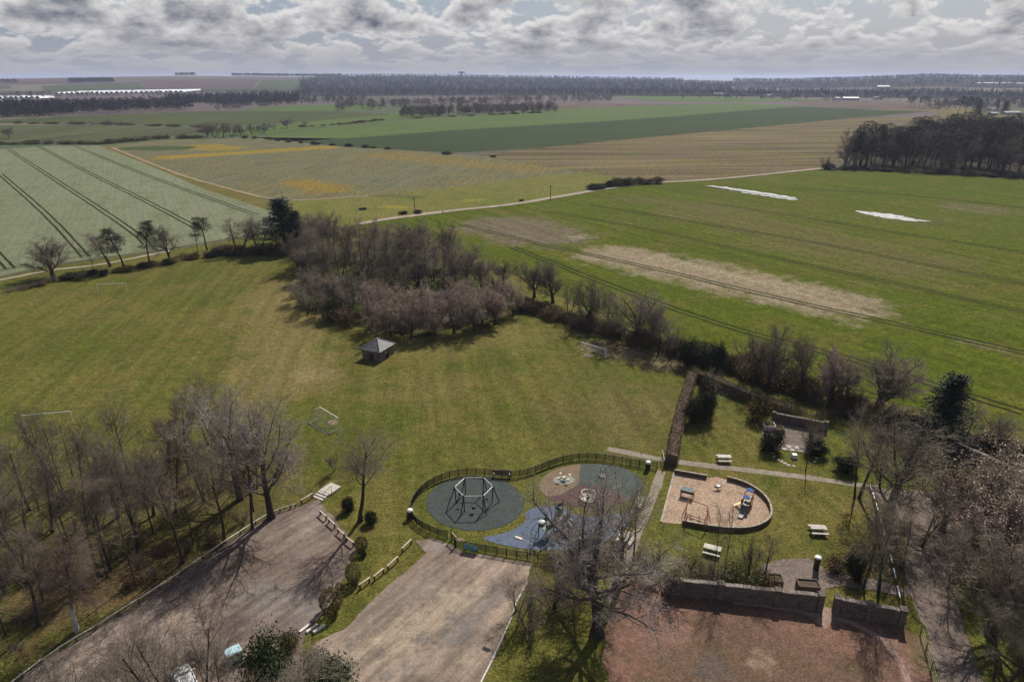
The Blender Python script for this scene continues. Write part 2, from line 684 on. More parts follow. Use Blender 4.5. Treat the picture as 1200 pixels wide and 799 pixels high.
GLITE = ground_mat('light_green_field', (0.098, 0.150, 0.052), (0.115, 0.158, 0.060), (0.088, 0.135, 0.05), 0.006, 0.05, 0.5, 1.5, streak=(R(8), 0.004, 0.12, 0.12))
sheet('green_field', [(296, 161), (400, 147), (520, 138), (640, 128), (760, 124), (870, 121), (945, 124), (860, 131), (800, 136), (700, 143), (530, 153), (400, 163), (340, 166)], Z*5, GLITE)
GDARK = ground_mat('dark_green_field', (0.048, 0.072, 0.034), (0.055, 0.078, 0.038), (0.043, 0.064, 0.030), 0.006, 0.05, 0.5, 1.5, streak=(R(8), 0.004, 0.12, 0.16))
sheet('green_field', [(296, 161), (340, 166), (400, 163), (530, 153), (700, 143), (800, 136), (860, 131), (940, 125), (1090, 131), (1000, 138.5), (850, 153), (720, 165), (640, 173), (530, 179), (400, 172)], Z*6, GDARK)
STUB = ground_mat('stubble_field', (0.17, 0.135, 0.085), (0.145, 0.118, 0.082), (0.155, 0.145, 0.055), 0.006, 0.03, 0.5, 1.6,
                  streak=(R(6), 0.006, 0.11, 0.40), fine_amt=0.5)
sheet('stubble_field', [(560, 183), (640, 173), (720, 165), (850, 153), (1000, 138.5), (1110, 136), (1230, 140), (1000, 176), (985, 190), (960, 197.5), (860, 209), (768, 214), (690, 203)], Z*7, STUB)
WHEAT = ground_mat('wheat_field', (0.080, 0.110, 0.008), (0.090, 0.112, 0.011), (0.122, 0.116, 0.028), 0.012, 0.06, 0.45, 1.5, streak=(R(-57), 0.012, 0.35, 0.14),
                   patches=[(G2(560, 257), G2(670, 285), 17, 13, (0.165, 0.138, 0.108), 0.92),
                            (G2(690, 292), G2(1035, 368), 11, 9, (0.275, 0.225, 0.180), 0.97),
                            (G2(760, 302), G2(960, 345), 3, 5, (0.31, 0.265, 0.20), 0.7),
                            (G2(662, 279), G2(690, 278), 3, 5, (0.27, 0.23, 0.195), 0.8),
                            (G2(800, 240), G2(1130, 330), 18, 28, (0.128, 0.118, 0.048), 0.8),
                            (G2(720, 232), G2(900, 250), 8, 14, (0.125, 0.120, 0.05), 0.7),
                            (G2(1100, 240), G2(1190, 250), 9, 10, (0.16, 0.135, 0.085), 0.7),
                            (G2(1120, 398), G2(1180, 412), 1.6, 3, (0.2, 0.17, 0.12), 0.6),
                            (G2(1000, 252), G2(1110, 262), 8, 12, (0.11, 0.11, 0.045), 0.6)], fine_amt=0.38)
sheet('wheat_field', [(420, 262), (450, 258), (600, 241), (700, 223), (768, 214), (860, 210), (960, 199), (1200, 207), (1560, 220), (1900, 420), (1500, 570), (1200, 505), (1000, 462), (860, 425), (800, 400), (720, 375), (640, 340), (560, 300), (480, 268)], Z*3, WHEAT)

# smaller fields further back (left)
FM1 = ground_mat('far_green', (0.065, 0.088, 0.035), (0.082, 0.10, 0.042), None, 0.004, 0.03, 0.3, 1, streak=(R(85), 0.003, 0.1, 0.2))
FM2 = ground_mat('far_grey_green', (0.105, 0.112, 0.062), (0.085, 0.098, 0.052), None, 0.006, 0.03, 0.3, 1, streak=(R(85), 0.003, 0.1, 0.3))
FM3 = ground_mat('far_bright_green', (0.095, 0.150, 0.045), (0.11, 0.155, 0.055), None, 0.004, 0.03, 0.3, 1)
FM4 = ground_mat('far_plough', (0.155, 0.115, 0.110), (0.135, 0.10, 0.095), None, 0.004, 0.03, 0.3, 1, streak=(R(80), 0.003, 0.08, 0.2))
sheet('far_field', [(-500, 155), (0, 147), (120, 146.5), (240, 150), (235, 157), (110, 165), (0, 164), (-500, 178)], Z*8, FM2)
sheet('far_field', [(-500, 141), (0, 141), (120, 135), (230, 131), (400, 131), (470, 134), (400, 141), (300, 146), (200, 147), (60, 144), (-500, 150)], Z*9, FM1)
sheet('far_field', [(240, 152), (330, 146), (400, 139), (470, 133.5), (520, 136), (400, 146), (300, 159), (250, 159)], Z*10, FM3)
sheet('far_field', [(280, 128), (340, 124), (420, 122), (470, 125), (420, 129), (330, 131)], Z*8, FM3)
sheet('far_field', [(640, 121), (800, 122.5), (870, 121), (760, 124), (640, 128)], Z*11, FM4)
sheet('far_field', [(720, 113.5), (800, 112), (930, 116), (1000, 117.5), (860, 120), (760, 118.5)], Z*9, FM3)
sheet('far_field', [(930, 119), (1010, 118.5), (1110, 120), (1100, 129), (1040, 128), (950, 124)], Z*12, FM4)
sheet('far_field', [(1010, 129), (1110, 126), (1230, 130), (1200, 141), (1110, 137), (1090, 131)], Z*11, VERGE)

LITTER2 = ground_mat('shaded_wood_litter', (0.085, 0.066, 0.048), (0.06, 0.05, 0.036), (0.05, 0.055, 0.022), 0.05, 0.2, 0.8, 3)  # leaf litter, its colour darkened for the shade under the trees
sheet('woodland_floor', [(980, 198), (1050, 201), (1200, 208), (1430, 219), (1430, 170), (1200, 164), (1130, 158), (1060, 170), (1005, 181)], Z*9, LITTER2, 3, 1.0)
sheet('woodland_floor', [(348, 352), (345, 320), (362, 292), (400, 282), (480, 288), (560, 318), (612, 352), (612, 366), (560, 384), (500, 396), (440, 390), (400, 376), (362, 368)], Z*1.4, ground_mat('copse_floor', (0.085, 0.075, 0.040), (0.062, 0.078, 0.022), (0.11, 0.085, 0.055), 0.08, 0.3, 1.0, 4), 1.0, 1.2)
# tracks and paths ---------------------------------------------------------
SOIL = ground_mat('wheel_soil', (0.030, 0.036, 0.016), (0.042, 0.044, 0.022), None, 0.1, 0.5, 2, 6)
SOIL2 = ground_mat('wheel_soil_green', (0.020, 0.030, 0.008), (0.040, 0.043, 0.015), None, 0.05, 0.3, 2, 6)
PATHM = ground_mat_n('gravel_path', (0.36, 0.31, 0.25), (0.30, 0.255, 0.205), (0.40, 0.35, 0.29), 0.1, 0.5, 2.5, 8, fine_amt=0.3)
SANDT = ground_mat_n('sandy_track', (0.34, 0.26, 0.19), (0.27, 0.21, 0.14), None, 0.1, 0.4, 2, 6, fine_amt=0.35)
CPATH = ground_mat_n('concrete_path', (0.30, 0.265, 0.215), (0.25, 0.215, 0.17), (0.21, 0.18, 0.135), 0.3, 1.0, 3, 10, fine_amt=0.35)
for pl in ([(0, 204), (40, 238), (75, 272), (100, 301)], [(10, 175), (60, 208), (110, 240), (160, 274), (172, 286)],
           [(46, 172), (110, 206), (170, 235), (232, 268)], [(88, 171.5), (150, 197), (210, 220), (300, 252)], [(-60, 250), (-20, 280), (12, 315)]):
    ribbon('wheel_track', pl, 0.7, Z*2.6, SOIL, 0.12, 3, offs=(-0.95, 0.95), rounds=2)
ribbon('headland_track', [(-40, 320), (0, 317.5), (60, 305), (100, 301)], 0.5, Z*2.6, SOIL, 0.1, 3, offs=(-0.9, 0.9))
for pl in ([(540, 263), (620, 284), (760, 313), (900, 347), (1060, 382), (1230, 421)], [(600, 290), (760, 352), (860, 386), (1000, 421), (1200, 484)],
           [(640, 248), (760, 268), (860, 292), (1000, 322), (1230, 372)], [(690, 240), (830, 263), (960, 285), (1100, 313), (1260, 345)],
           [(830, 238), (960, 258), (1090, 279), (1260, 305)], [(930, 221), (1060, 228), (1230, 247)]):
    ribbon('wheel_track', pl, 0.70, Z*3.7, SOIL2, 0.25, 3, offs=(-0.95, 0.95), rounds=2)
ribbon('farm_track', [(420, 263), (450, 257.5), (530, 247), (600, 240.5), (660, 230), (705, 222), (760, 214.5), (820, 212), (880, 206.5), (960, 198), (985, 196)], 3.6, Z*9, PATHM, 0.3, 4, rounds=2)
ribbon('sandy_track', [(131, 173), (165, 187), (215, 207), (270, 222), (328, 237), (400, 232), (432, 230)], 1.9, Z*8, SANDT, 0.3, 4, rounds=2)
ribbon('field_path', [(-60, 336), (0, 329), (60, 316), (110, 312), (150, 304), (200, 294)], 1.5, Z*4, PATHM, 0.2, 2, rounds=2)
ribbon('garden_path', [(712, 526), (745, 532.5), (775, 538.5), (790, 541), (850, 548), (920, 556), (985, 565), (1030, 572)], 1.15, Z*2, CPATH, 0.05, 1)
ribbon('garden_path', [(775, 552), (768, 574), (758, 598), (748, 622), (737, 648), (727, 672), (712, 705)], 1.1, Z*2.3, CPATH, 0.08, 1)

# standing water in the wheat
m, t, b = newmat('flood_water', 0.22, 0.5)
t.links.new(mixc(t, smooth(t, noise(t, coords(t, (1, 1, 1)), 0.5, 6, 0.7), 0.35, 0.6), (0.30, 0.26, 0.22), (0.66, 0.64, 0.62)), b.inputs['Base Color'])  # pale base colour stands in for the bright cloud reflection on the water
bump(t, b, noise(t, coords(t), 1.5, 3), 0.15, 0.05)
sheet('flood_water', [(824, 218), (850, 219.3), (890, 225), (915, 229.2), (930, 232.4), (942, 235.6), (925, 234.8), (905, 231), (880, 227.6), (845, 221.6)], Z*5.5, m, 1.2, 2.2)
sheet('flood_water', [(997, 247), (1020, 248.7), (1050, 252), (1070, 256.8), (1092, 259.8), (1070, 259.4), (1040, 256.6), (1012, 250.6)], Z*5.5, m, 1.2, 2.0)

# car parks, earth, tarmac ---------------------------------------------------
GRAV = ground_mat_n('car_park_gravel', (0.215, 0.168, 0.142), (0.150, 0.118, 0.103), (0.105, 0.086, 0.080), 0.09, 0.17, 1.6, 6.5,
                  patches=[(G2(40, 790), G2(190, 715), 1.6, 3.5, (0.32, 0.255, 0.21), 0.8), (G2(180, 745), G2(240, 715), 1.2, 2.5, (0.31, 0.25, 0.205), 0.7),
                           (G2(345, 625), G2(385, 600), 2, 3, (0.27, 0.225, 0.195), 0.7), (G2(290, 690), G2(390, 720), 2, 4, (0.21, 0.19, 0.18), 0.7),
                           (G2(270, 655), G2(330, 665), 1.6, 2.4, (0.13, 0.095, 0.075), 0.6), (G2(160, 752), G2(168, 757), 0.5, 0.6, (0.09, 0.07, 0.06), 0.8),
                           (G2(125, 763), G2(135, 766), 0.5, 0.6, (0.09, 0.07, 0.06), 0.7), (G2(118, 788), G2(135, 789), 0.5, 0.6, (0.10, 0.075, 0.065), 0.8)],
                  bumpd=0.03, fine_amt=0.24, streak=(0.954, 0.10, 0.9, 0.24))
sheet('car_park', [(374, 585), (347, 594), (322, 601), (292, 619), (250, 647), (200, 682), (150, 714), (100, 745), (60, 769), (15, 803), (-80, 880), (-200, 1000), (220, 1150), (330, 850), (352, 790),
                   (358, 748), (366, 732), (392, 700), (405, 672), (417, 648), (418, 640), (402, 620), (386, 600)], Z*2.6, GRAV, 0.5, 0.22)
GRAV2 = ground_mat_n('pale_gravel', (0.300, 0.238, 0.190), (0.220, 0.172, 0.142), (0.150, 0.120, 0.104), 0.10, 0.19, 1.6, 6.5,
                   patches=[(G2(505, 692), G2(530, 700), 0.9, 1.1, (0.17, 0.14, 0.125), 0.9), (G2(545, 690), G2(552, 700), 0.5, 0.7, (0.17, 0.145, 0.13), 0.9), (G2(520, 720), G2(528, 735), 0.7, 0.9, (0.165, 0.145, 0.135), 0.9), (G2(400, 760), G2(440, 735), 0.5, 1.2, (0.17, 0.14, 0.125), 0.8), (G2(520, 760), G2(590, 680), 1.3, 2.2, (0.175, 0.155, 0.145), 0.85), (G2(440, 725), G2(520, 665), 1.0, 2.2, (0.20, 0.168, 0.148), 0.8),
                            (G2(430, 770), G2(560, 690), 1.6, 3, (0.36, 0.295, 0.225), 0.75), (G2(540, 655), G2(600, 665), 1.5, 2.5, (0.36, 0.275, 0.235), 0.7),
                            (G2(485, 752), G2(505, 748), 0.8, 1.0, (0.19, 0.165, 0.15), 0.9), (G2(440, 770), G2(452, 762), 0.5, 0.8, (0.20, 0.165, 0.15), 0.8),
                            (G2(470, 782), G2(480, 780), 0.5, 0.8, (0.19, 0.165, 0.15), 0.8), (G2(450, 795), G2(458, 790), 0.5, 0.7, (0.18, 0.16, 0.15), 0.8),
                            (G2(500, 640), G2(528, 640), 0.8, 1.0, (0.24, 0.21, 0.19), 0.8)], bumpd=0.03, fine_amt=0.22, streak=(0.939, 0.12, 0.9, 0.26))
sheet('car_park', [(487, 634), (505, 631), (528, 637), (545, 647), (585, 654), (622, 661), (618, 680), (606, 706), (592, 738), (577, 772), (563, 800), (520, 880), (430, 1050), (300, 1000), (345, 800), (372, 752), (402, 738),
                   (428, 712), (455, 685), (488, 659), (500, 648)], Z*3.4, GRAV2, 0.5, 0.2)
EARTH = ground_mat_n('red_earth', (0.200, 0.118, 0.090), (0.140, 0.090, 0.066), (0.112, 0.086, 0.050), 0.07, 0.3, 1.5, 6.0,
                   patches=[(G2(965, 715), G2(1035, 745), 0.45, 0.7, (0.245, 0.165, 0.14), 0.8), (G2(1035, 745), G2(1062, 785), 0.45, 0.7, (0.25, 0.165, 0.14), 0.8),
                            (G2(1062, 785), G2(1066, 830), 0.45, 0.7, (0.25, 0.165, 0.14), 0.8), (G2(930, 712), G2(990, 722), 0.8, 1.5, (0.22, 0.145, 0.125), 0.7),
                            (G2(885, 780), G2(900, 770), 0.7, 1.8, (0.26, 0.195, 0.145), 0.8), (G2(750, 690), G2(790, 760), 2.2, 4, (0.225, 0.135, 0.11), 0.8),
                            (G2(1070, 740), G2(1090, 790), 0.9, 2, (0.125, 0.105, 0.055), 0.8), (G2(820, 790), G2(850, 780), 1.0, 2.5, (0.115, 0.098, 0.09), 0.7)],
                   bumpd=0.05, fine_amt=0.28)
sheet('bare_earth', [(736, 672), (770, 682), (800, 692), (880, 704), (962, 716), (975, 718), (1060, 736), (1082, 750), (1092, 790), (1105, 860), (1130, 1100), (560, 1100), (690, 860), (712, 800), (704, 765), (712, 730), (722, 702)], Z*2.9, EARTH, 0.5, 0.3)
TROD = ground_mat_n('trodden_earth', (0.35, 0.245, 0.205), (0.31, 0.215, 0.175), (0.26, 0.175, 0.14), 0.2, 0.8, 2.0, 7.0, bumpd=0.02, fine_amt=0.25)
ribbon('trodden_path', [(860, 706), (920, 713), (975, 724), (1010, 735), (1038, 752), (1056, 776), (1066, 806), (1070, 850)], 0.55, Z*3.2, TROD, 0.25, 0.5, rounds=2)
ribbon('trodden_path', [(968, 712), (968, 722), (960, 732)], 1.3, Z*3.3, TROD, 0.25, 0.4, rounds=1)
TARM = ground_mat_n('worn_tarmac', (0.235, 0.190, 0.163), (0.185, 0.148, 0.128), (0.14, 0.118, 0.105), 0.12, 0.5, 1.5, 5.0, bumpd=0.02, fine_amt=0.24)
sheet('tarmac_lane', [(1010, 570), (1050, 573), (1110, 577), (1200, 590), (1320, 600), (1320, 660), (1200, 640), (1120, 650), (1118, 680), (1125, 720), (1140, 765), (1165, 830), (1200, 950), (1140, 1000), (1112, 850), (1100, 790), (1086, 740), (1072, 705),
                      (1062, 690), (1060, 670), (1062, 640), (1060, 615), (1042, 590)], Z*2.2, TARM, 0.5, 0.25)
sheet('patio_paving', [(893, 662), (918, 655), (948, 654), (968, 668), (990, 673), (1030, 680), (1066, 692), (1062, 700), (1020, 691), (985, 687), (968, 690), (962, 712), (950, 706), (893, 690)], Z*3.1, TARM, 0.5, 0.12)
sheet('gravel_verge', [(700, 410), (800, 432), (805, 422), (720, 398)], Z*1.7, ground_mat('leaf_litter', (0.15, 0.115, 0.075), (0.2, 0.16, 0.12), (0.10, 0.10, 0.04), 0.2, 0.6, 2, 7), 0.6, 0.4)

# ------------------------------------------------------------------ plants: materials
BARK = simple('bark', (0.062, 0.050, 0.042), 0.95, 0.1, 0.35, 3.0, rand=0.18)
LIMB = simple('limb_bark', (0.115, 0.096, 0.080), 0.95, 0.1, 0.3, 2.0, rand=0.2)
TWIG = simple('twig_bark', (0.215, 0.176, 0.138), 0.95, 0.1, 0.35, 0.6, rand=0.22)
TWIGD = simple('dark_twig_bark', (0.190, 0.155, 0.120), 0.95, 0.1, 0.35, 0.6, rand=0.2)
PALET = simple('pale_twig_bark', (0.32, 0.275, 0.235), 0.9, 0.15, 0.3, 0.6, rand=0.15)
PINKT = simple('budding_twig', (0.22, 0.165, 0.13), 0.95, 0.1, 0.3, 0.6, rand=0.12)
BUD = simple('blossom_bud', (0.46, 0.36, 0.29), 0.9, 0.15, 0.35, 0.7, rand=0.12)
BIRCHB = simple('birch_bark', (0.52, 0.50, 0.47), 0.8, 0.2, 0.5, 3.0)
m, t, b = newmat('birch_stem', 0.8, 0.2)
v_ = coords(t)
sp_ = N(t, 'ShaderNodeSeparateXYZ')
t.links.new(v_, sp_.inputs[0])
wh_ = mixc(t, smooth(t, noise(t, v_, 3.0, 5, 0.6), 0.45, 0.7), (0.52, 0.50, 0.46), (0.12, 0.10, 0.09))
t.links.new(mixc(t, smooth(t, sp_.outputs[2], 2.2, 3.8), wh_, (0.12, 0.092, 0.075)), b.inputs['Base Color'])
BIRCHB = m
BIRCHT = simple('birch_twig', (0.135, 0.098, 0.078), 0.95, 0.1, 0.3, 0.6)
NEEDLE = simple('pine_needles', (0.034, 0.046, 0.026), 0.75, 0.25, 0.4, 0.5, rand=0.2)
SPRUCE = simple('spruce_needles', (0.020, 0.029, 0.018), 0.75, 0.25, 0.4, 0.5, rand=0.2)
EVERG = simple('evergreen_leaves', (0.045, 0.060, 0.022), 0.75, 0.2, 0.5, 0.8, rand=0.2)
IVY = simple('dark_evergreen_leaves', (0.036, 0.040, 0.018), 0.85, 0.12, 0.4, 0.8, rand=0.15)
GORSE = simple('gorse_leaves', (0.070, 0.066, 0.026), 0.9, 0.1, 0.5, 0.7, rand=0.25)
GORSEF = simple('gorse_flowers', (0.42, 0.24, 0.02), 0.8, 0.2, 0.3, 2.0)
BRAMB = simple('dead_leaves', (0.150, 0.098, 0.058), 0.95, 0.1, 0.45, 0.7, rand=0.25)
SPRING = simple('spring_leaves', (0.150, 0.150, 0.052), 0.8, 0.2, 0.4, 0.7, rand=0.2)
HEDGEM = simple('beech_hedge_leaves', (0.235, 0.180, 0.110), 0.95, 0.1, 0.45, 0.8, rand=0.05)
TOPI = simple('clipped_bush_leaves', (0.215, 0.180, 0.078), 0.9, 0.1, 0.4, 1.2, rand=0.2)


# ------------------------------------------------------------------ plants: growth
def unit(a):
    return a/np.maximum(np.linalg.norm(a, axis=-1, keepdims=True), 1e-9)


def basis(T):
    ref = np.where(np.abs(T[:, 2:3]) < 0.9, np.array([[0, 0, 1.0]]), np.array([[1.0, 0, 0]]))
    s = unit(np.cross(T, ref))
    return s, np.cross(s, T)


def grow(P, D, L, seg, wob, up, rng):
    n = len(P)
    pts = np.zeros((n, seg+1, 3))
    tan = np.zeros((n, seg+1, 3))
    pts[:, 0] = P
    d = unit(D)
    tan[:, 0] = d
    for i in range(seg):
        d = unit(d + rng.normal(0, wob, (n, 3)) + np.array([0, 0, up]))
        pts[:, i+1] = pts[:, i] + d*(L/seg)[:, None]
        tan[:, i+1] = d
    return pts, tan


def tubes(pts, tan, rad, k):
    n, s, _ = pts.shape
    T = tan.reshape(-1, 3)
    a, b_ = basis(T)
    an = np.arange(k)*2*math.pi/k
    ring = (a[:, None, :]*np.cos(an)[None, :, None] + b_[:, None, :]*np.sin(an)[None, :, None])*rad.reshape(-1)[:, None, None]
    V = (pts.reshape(-1, 3)[:, None, :] + ring).reshape(-1, 3)
    base = (np.arange(n)[:, None, None]*s + np.arange(s-1)[None, :, None])*k + np.arange(k)[None, None, :]
    nx = (np.arange(n)[:, None, None]*s + np.arange(s-1)[None, :, None])*k + ((np.arange(k)+1) % k)[None, None, :]
    F = np.stack([base, nx, nx+k, base+k], -1).reshape(-1, 4)
    return V, F


def quads(C, size, rng, aspect=0.6, flat=0.0):
    """leaf-sized faces at C with random turn"""
    n = len(C)
    u = rng.normal(0, 1, (n, 3))
    u[:, 2] *= (1-flat)
    u = unit(u)
    s, q = basis(u)
    th = rng.uniform(0, 6.283, (n, 1))
    p = s*np.cos(th)+q*np.sin(th)
    sz = (size*rng.uniform(0.6, 1.3, (n, 1)))/2
    w_ = np.cross(u, p)*sz*aspect
    l_ = p*sz
    V = np.stack([C-l_, C+w_*0.9, C+l_, C-w_*0.9], 1).reshape(-1, 3)
    F = np.arange(n*4).reshape(-1, 4)
    return V, F


class Soup:
    def __init__(self):
        self.V, self.F, self.M, self.n = [], [], [], 0

    def add(self, VF, mi=0):
        v_, f_ = VF
        self.V.append(v_)
        self.F.append(f_+self.n)
        self.M.append(np.full(len(f_), mi))
        self.n += len(v_)

    def mesh(self, name, *mats):
        return np_mesh(name, np.concatenate(self.V), np.concatenate(self.F), mats, np.concatenate(self.M))


def children(pts, tan, rad, L, spec, rng):
    """start, direction, length, radius of the next order of branches"""
    n, s, _ = pts.shape
    c = spec['n']
    lo, hi = spec['t']
    tt = lo + (hi-lo)*((np.arange(c)[None, :] + rng.uniform(0, 1, (n, c)))/c)
    x = tt*(s-1)
    i0 = np.clip(x.astype(int), 0, s-2)
    fr = (x-i0)[..., None]
    rows = np.arange(n)[:, None]
    P = pts[rows, i0]*(1-fr)+pts[rows, i0+1]*fr
    T = unit(tan[rows, i0]*(1-fr)+tan[rows, i0+1]*fr)
    rr = rad[rows, i0]*(1-fr[..., 0])+rad[rows, i0+1]*fr[..., 0]
    P, T, rr = P.reshape(-1, 3), T.reshape(-1, 3), rr.reshape(-1)
    a, b_ = basis(T)
    phi = (np.arange(c)[None, :]*2.399 + rng.uniform(0, 6.28, (n, 1)) + rng.normal(0, 0.4, (n, c))).reshape(-1)
    tn = ((tt-lo)/max(1e-6, hi-lo)).reshape(-1)
    A0, A1 = spec['ang']
    ang = np.radians(A0 + (A1-A0)*rng.uniform(0, 1, len(tn)) - spec.get('close', 0)*tn)
    D = T*np.cos(ang)[:, None] + (a*np.cos(phi)[:, None]+b_*np.sin(phi)[:, None])*np.sin(ang)[:, None]
    D[:, 2] += spec.get('lift', 0)
    LL = np.repeat(L, c)*spec['len']*(1-spec.get('fall', 0.4)*tn)*rng.uniform(0.7, 1.25, len(tn))
    R0 = np.minimum(rr*0.85, np.maximum(rr*spec['rr'], spec.get('rmin', 0.012)))
    return P, unit(D), LL, R0


def branchset(P, D, L, R0, spec, rng):
    pts, tan = grow(P, D, L, spec['seg'], spec['wob'], spec.get('up', 0), rng)
    tap = np.linspace(1, spec.get('taper', 0.45), spec['seg']+1)
    if spec.get('flare'):
        tap[0] *= spec['flare']
    rad = R0[:, None]*tap[None, :]
    return pts, tan, rad


def make_tree(seed, start, levels, split, mats, bud=0, budmat=None, budsize=0.07, tf=1.0):
    """start: list of (pos, dir, length, radius); split: index of first level belonging to limbs / twigs"""
    rng = np.random.default_rng(seed)
    levels = [dict(l_, rmin=l_.get('rmin', 0.012)*tf) for l_ in levels]
    P = np.array([s_[0] for s_ in start], float)
    D = np.array([s_[1] for s_ in start], float)
    L = np.array([s_[2] for s_ in start], float)
    R0 = np.array([s_[3] for s_ in start], float)
    soups = [Soup(), Soup(), Soup()]
    tips = None
    for li, spec in enumerate(levels):
        if li > 0:
            P, D, L, R0 = children(pts, tan, rad, L, spec, rng)
        pts, tan, rad = branchset(P, D, L, R0, spec, rng)
        part = 0 if li < split[0] else (1 if li < split[1] else 2)
        soups[part].add(tubes(pts, tan, rad, spec['k']))
        tips = pts
    out = []
    names = ('trunk', 'limbs', 'twigs')
    if bud:
        C = tips.reshape(-1, 3)
        idx = rng.integers(0, len(C), bud)
        soups[2].add(quads(C[idx]+rng.normal(0, 0.07, (bud, 3)), budsize, rng), 1)
    for i, s_ in enumerate(soups):
        if s_.n:
            mm = (mats[i], budmat) if (i == 2 and bud) else (mats[i],)
            out.append((names[i], s_.mesh(names[i], *mm)))
    return out


def measure(parts):
    zs, rs = [], []
    for nme, me in parts:
        co = np.zeros(len(me.vertices)*3, dtype=np.float32)
        me.vertices.foreach_get('co', co)
        co = co.reshape(-1, 3)
        zs.append(co[:, 2].max())
        rs.append(np.percentile(np.hypot(co[:, 0], co[:, 1]), 91))
    return float(max(zs)), float(rs[-1]*2)


PROTO = {}


def proto(kind, parts, obname, cat):
    h, w_ = measure(parts)
    PROTO.setdefault(kind, []).append((parts, h, w_, obname, cat))


def trunk(h, r, lean=0.04, rng=random):
    return [((0, 0, -0.1), (rng.uniform(-lean, lean), rng.uniform(-lean, lean), 1), h, r)]


random.seed(5)
# spreading crown (oak, sycamore)
for sd, tf in [(k_, f_) for f_ in (1.0, 2.0) for k_ in (11, 12, 13)]:
    proto('oak' if tf == 1 else 'oak_far', make_tree(sd, trunk(5.6, 0.36), [
        dict(seg=5, wob=0.05, k=8, taper=0.7, flare=1.35),
        dict(n=10, t=(0.38, 1.0), ang=(30, 78), close=34, len=1.05, fall=0.0, rr=0.5, seg=6, wob=0.14, up=0.07, k=6, taper=0.3),
        dict(n=9, t=(0.2, 1.0), ang=(25, 65), len=0.5, fall=0.35, rr=0.5, seg=4, wob=0.16, up=0.06, k=4, taper=0.35),
        dict(n=9, t=(0.15, 1.0), ang=(25, 65), len=0.5, fall=0.35, rr=0.5, rmin=0.018, seg=3, wob=0.17, up=0.03, k=3, taper=0.5),
        dict(n=8, t=(0.1, 1.0), ang=(25, 70), len=0.6, fall=0.3, rr=0.6, rmin=0.0125, seg=2, wob=0.22, up=0.02, k=3, taper=0.65)],
        (1, 3), (BARK, LIMB, TWIG), tf=tf), 'bare_tree', 'tree')
# tall woodland tree with a spreading top
for sd, tf in [(k_, f_) for f_ in (1.0, 2.0) for k_ in (21, 22, 23, 24)]:
    proto('ash' if tf == 1 else 'ash_far', make_tree(sd, trunk(11.0, 0.22, 0.08), [
        dict(seg=8, wob=0.045, k=7, taper=0.3, flare=1.4),
        dict(n=14, t=(0.48, 1.0), ang=(25, 60), close=16, len=0.46, fall=0.18, rr=0.46, seg=6, wob=0.12, up=0.10, k=5, taper=0.28),
        dict(n=9, t=(0.2, 1.0), ang=(25, 58), len=0.44, fall=0.42, rr=0.5, rmin=0.018, seg=4, wob=0.14, up=0.06, k=3, taper=0.45),
        dict(n=8, t=(0.15, 1.0), ang=(25, 60), len=0.52, fall=0.35, rr=0.55, rmin=0.013, seg=2, wob=0.18, up=0.04, k=3, taper=0.6),
        dict(n=4, t=(0.15, 1.0), ang=(25, 65), len=0.55, fall=0.3, rr=0.6, rmin=0.0095, seg=1, wob=0.2, up=0.03, k=3, taper=0.7)],
        (1, 2), (BARK, LIMB, TWIG), tf=tf), 'bare_tree', 'tree')
# two or three stems from one stool
for sd, tf in [(k_, f_) for f_ in (1.0, 2.0) for k_ in (31, 32, 33)]:
    rr_ = random.Random(sd)
    st = []
    for k in range(rr_.choice((2, 3, 3, 4))):
        a = rr_.uniform(0, 6.28)
        st.append(((0.25*math.cos(a), 0.25*math.sin(a), -0.1), (0.22*math.cos(a), 0.22*math.sin(a), 1), rr_.uniform(7.5, 10), rr_.uniform(0.13, 0.2)))
    proto('multi' if tf == 1 else 'multi_far', make_tree(sd, st, [
        dict(seg=7, wob=0.06, up=0.02, k=6, taper=0.25, flare=1.3),
        dict(n=10, t=(0.34, 1.0), ang=(28, 60), close=14, len=0.42, fall=0.25, rr=0.45, seg=5, wob=0.13, up=0.1, k=4, taper=0.32),
        dict(n=9, t=(0.2, 1.0), ang=(25, 58), len=0.46, fall=0.4, rr=0.5, rmin=0.017, seg=3, wob=0.15, up=0.06, k=3, taper=0.45),
        dict(n=8, t=(0.15, 1.0), ang=(25, 60), len=0.55, fall=0.3, rr=0.55, rmin=0.0125, seg=2, wob=0.18, up=0.04, k=3, taper=0.6),
        dict(n=4, t=(0.15, 1.0), ang=(25, 65), len=0.6, fall=0.3, rr=0.6, rmin=0.011, seg=1, wob=0.2, k=3, taper=0.7)],
        (1, 2), (BARK, LIMB, TWIG), tf=tf), 'bare_tree', 'tree')
# broad low cherry in bud
for sd in (41, 42, 43):
    proto('cherry', make_tree(sd, trunk(2.4, 0.22), [
        dict(seg=3, wob=0.06, k=7, taper=0.8, flare=1.25),
        dict(n=9, t=(0.35, 1.0), ang=(25, 68), close=22, len=1.65, fall=0.0, rr=0.5, seg=5, wob=0.12, up=0.07, k=5, taper=0.33),
        dict(n=10, t=(0.2, 1.0), ang=(20, 58), len=0.5, fall=0.32, rr=0.5, rmin=0.022, seg=4, wob=0.15, up=0.06, k=4, taper=0.4),
        dict(n=9, t=(0.12, 1.0), ang=(22, 60), len=0.5, fall=0.35, rr=0.5, rmin=0.015, seg=3, wob=0.17, up=0.04, k=3, taper=0.55),
        dict(n=6, t=(0.1, 1.0), ang=(25, 65), len=0.5, fall=0.3, rr=0.6, rmin=0.012, seg=1, wob=0.2, k=3, taper=0.75)],
        (1, 2), (BARK, LIMB, PINKT), bud=9000, budmat=BUD, budsize=0.11), 'cherry_tree', 'tree')
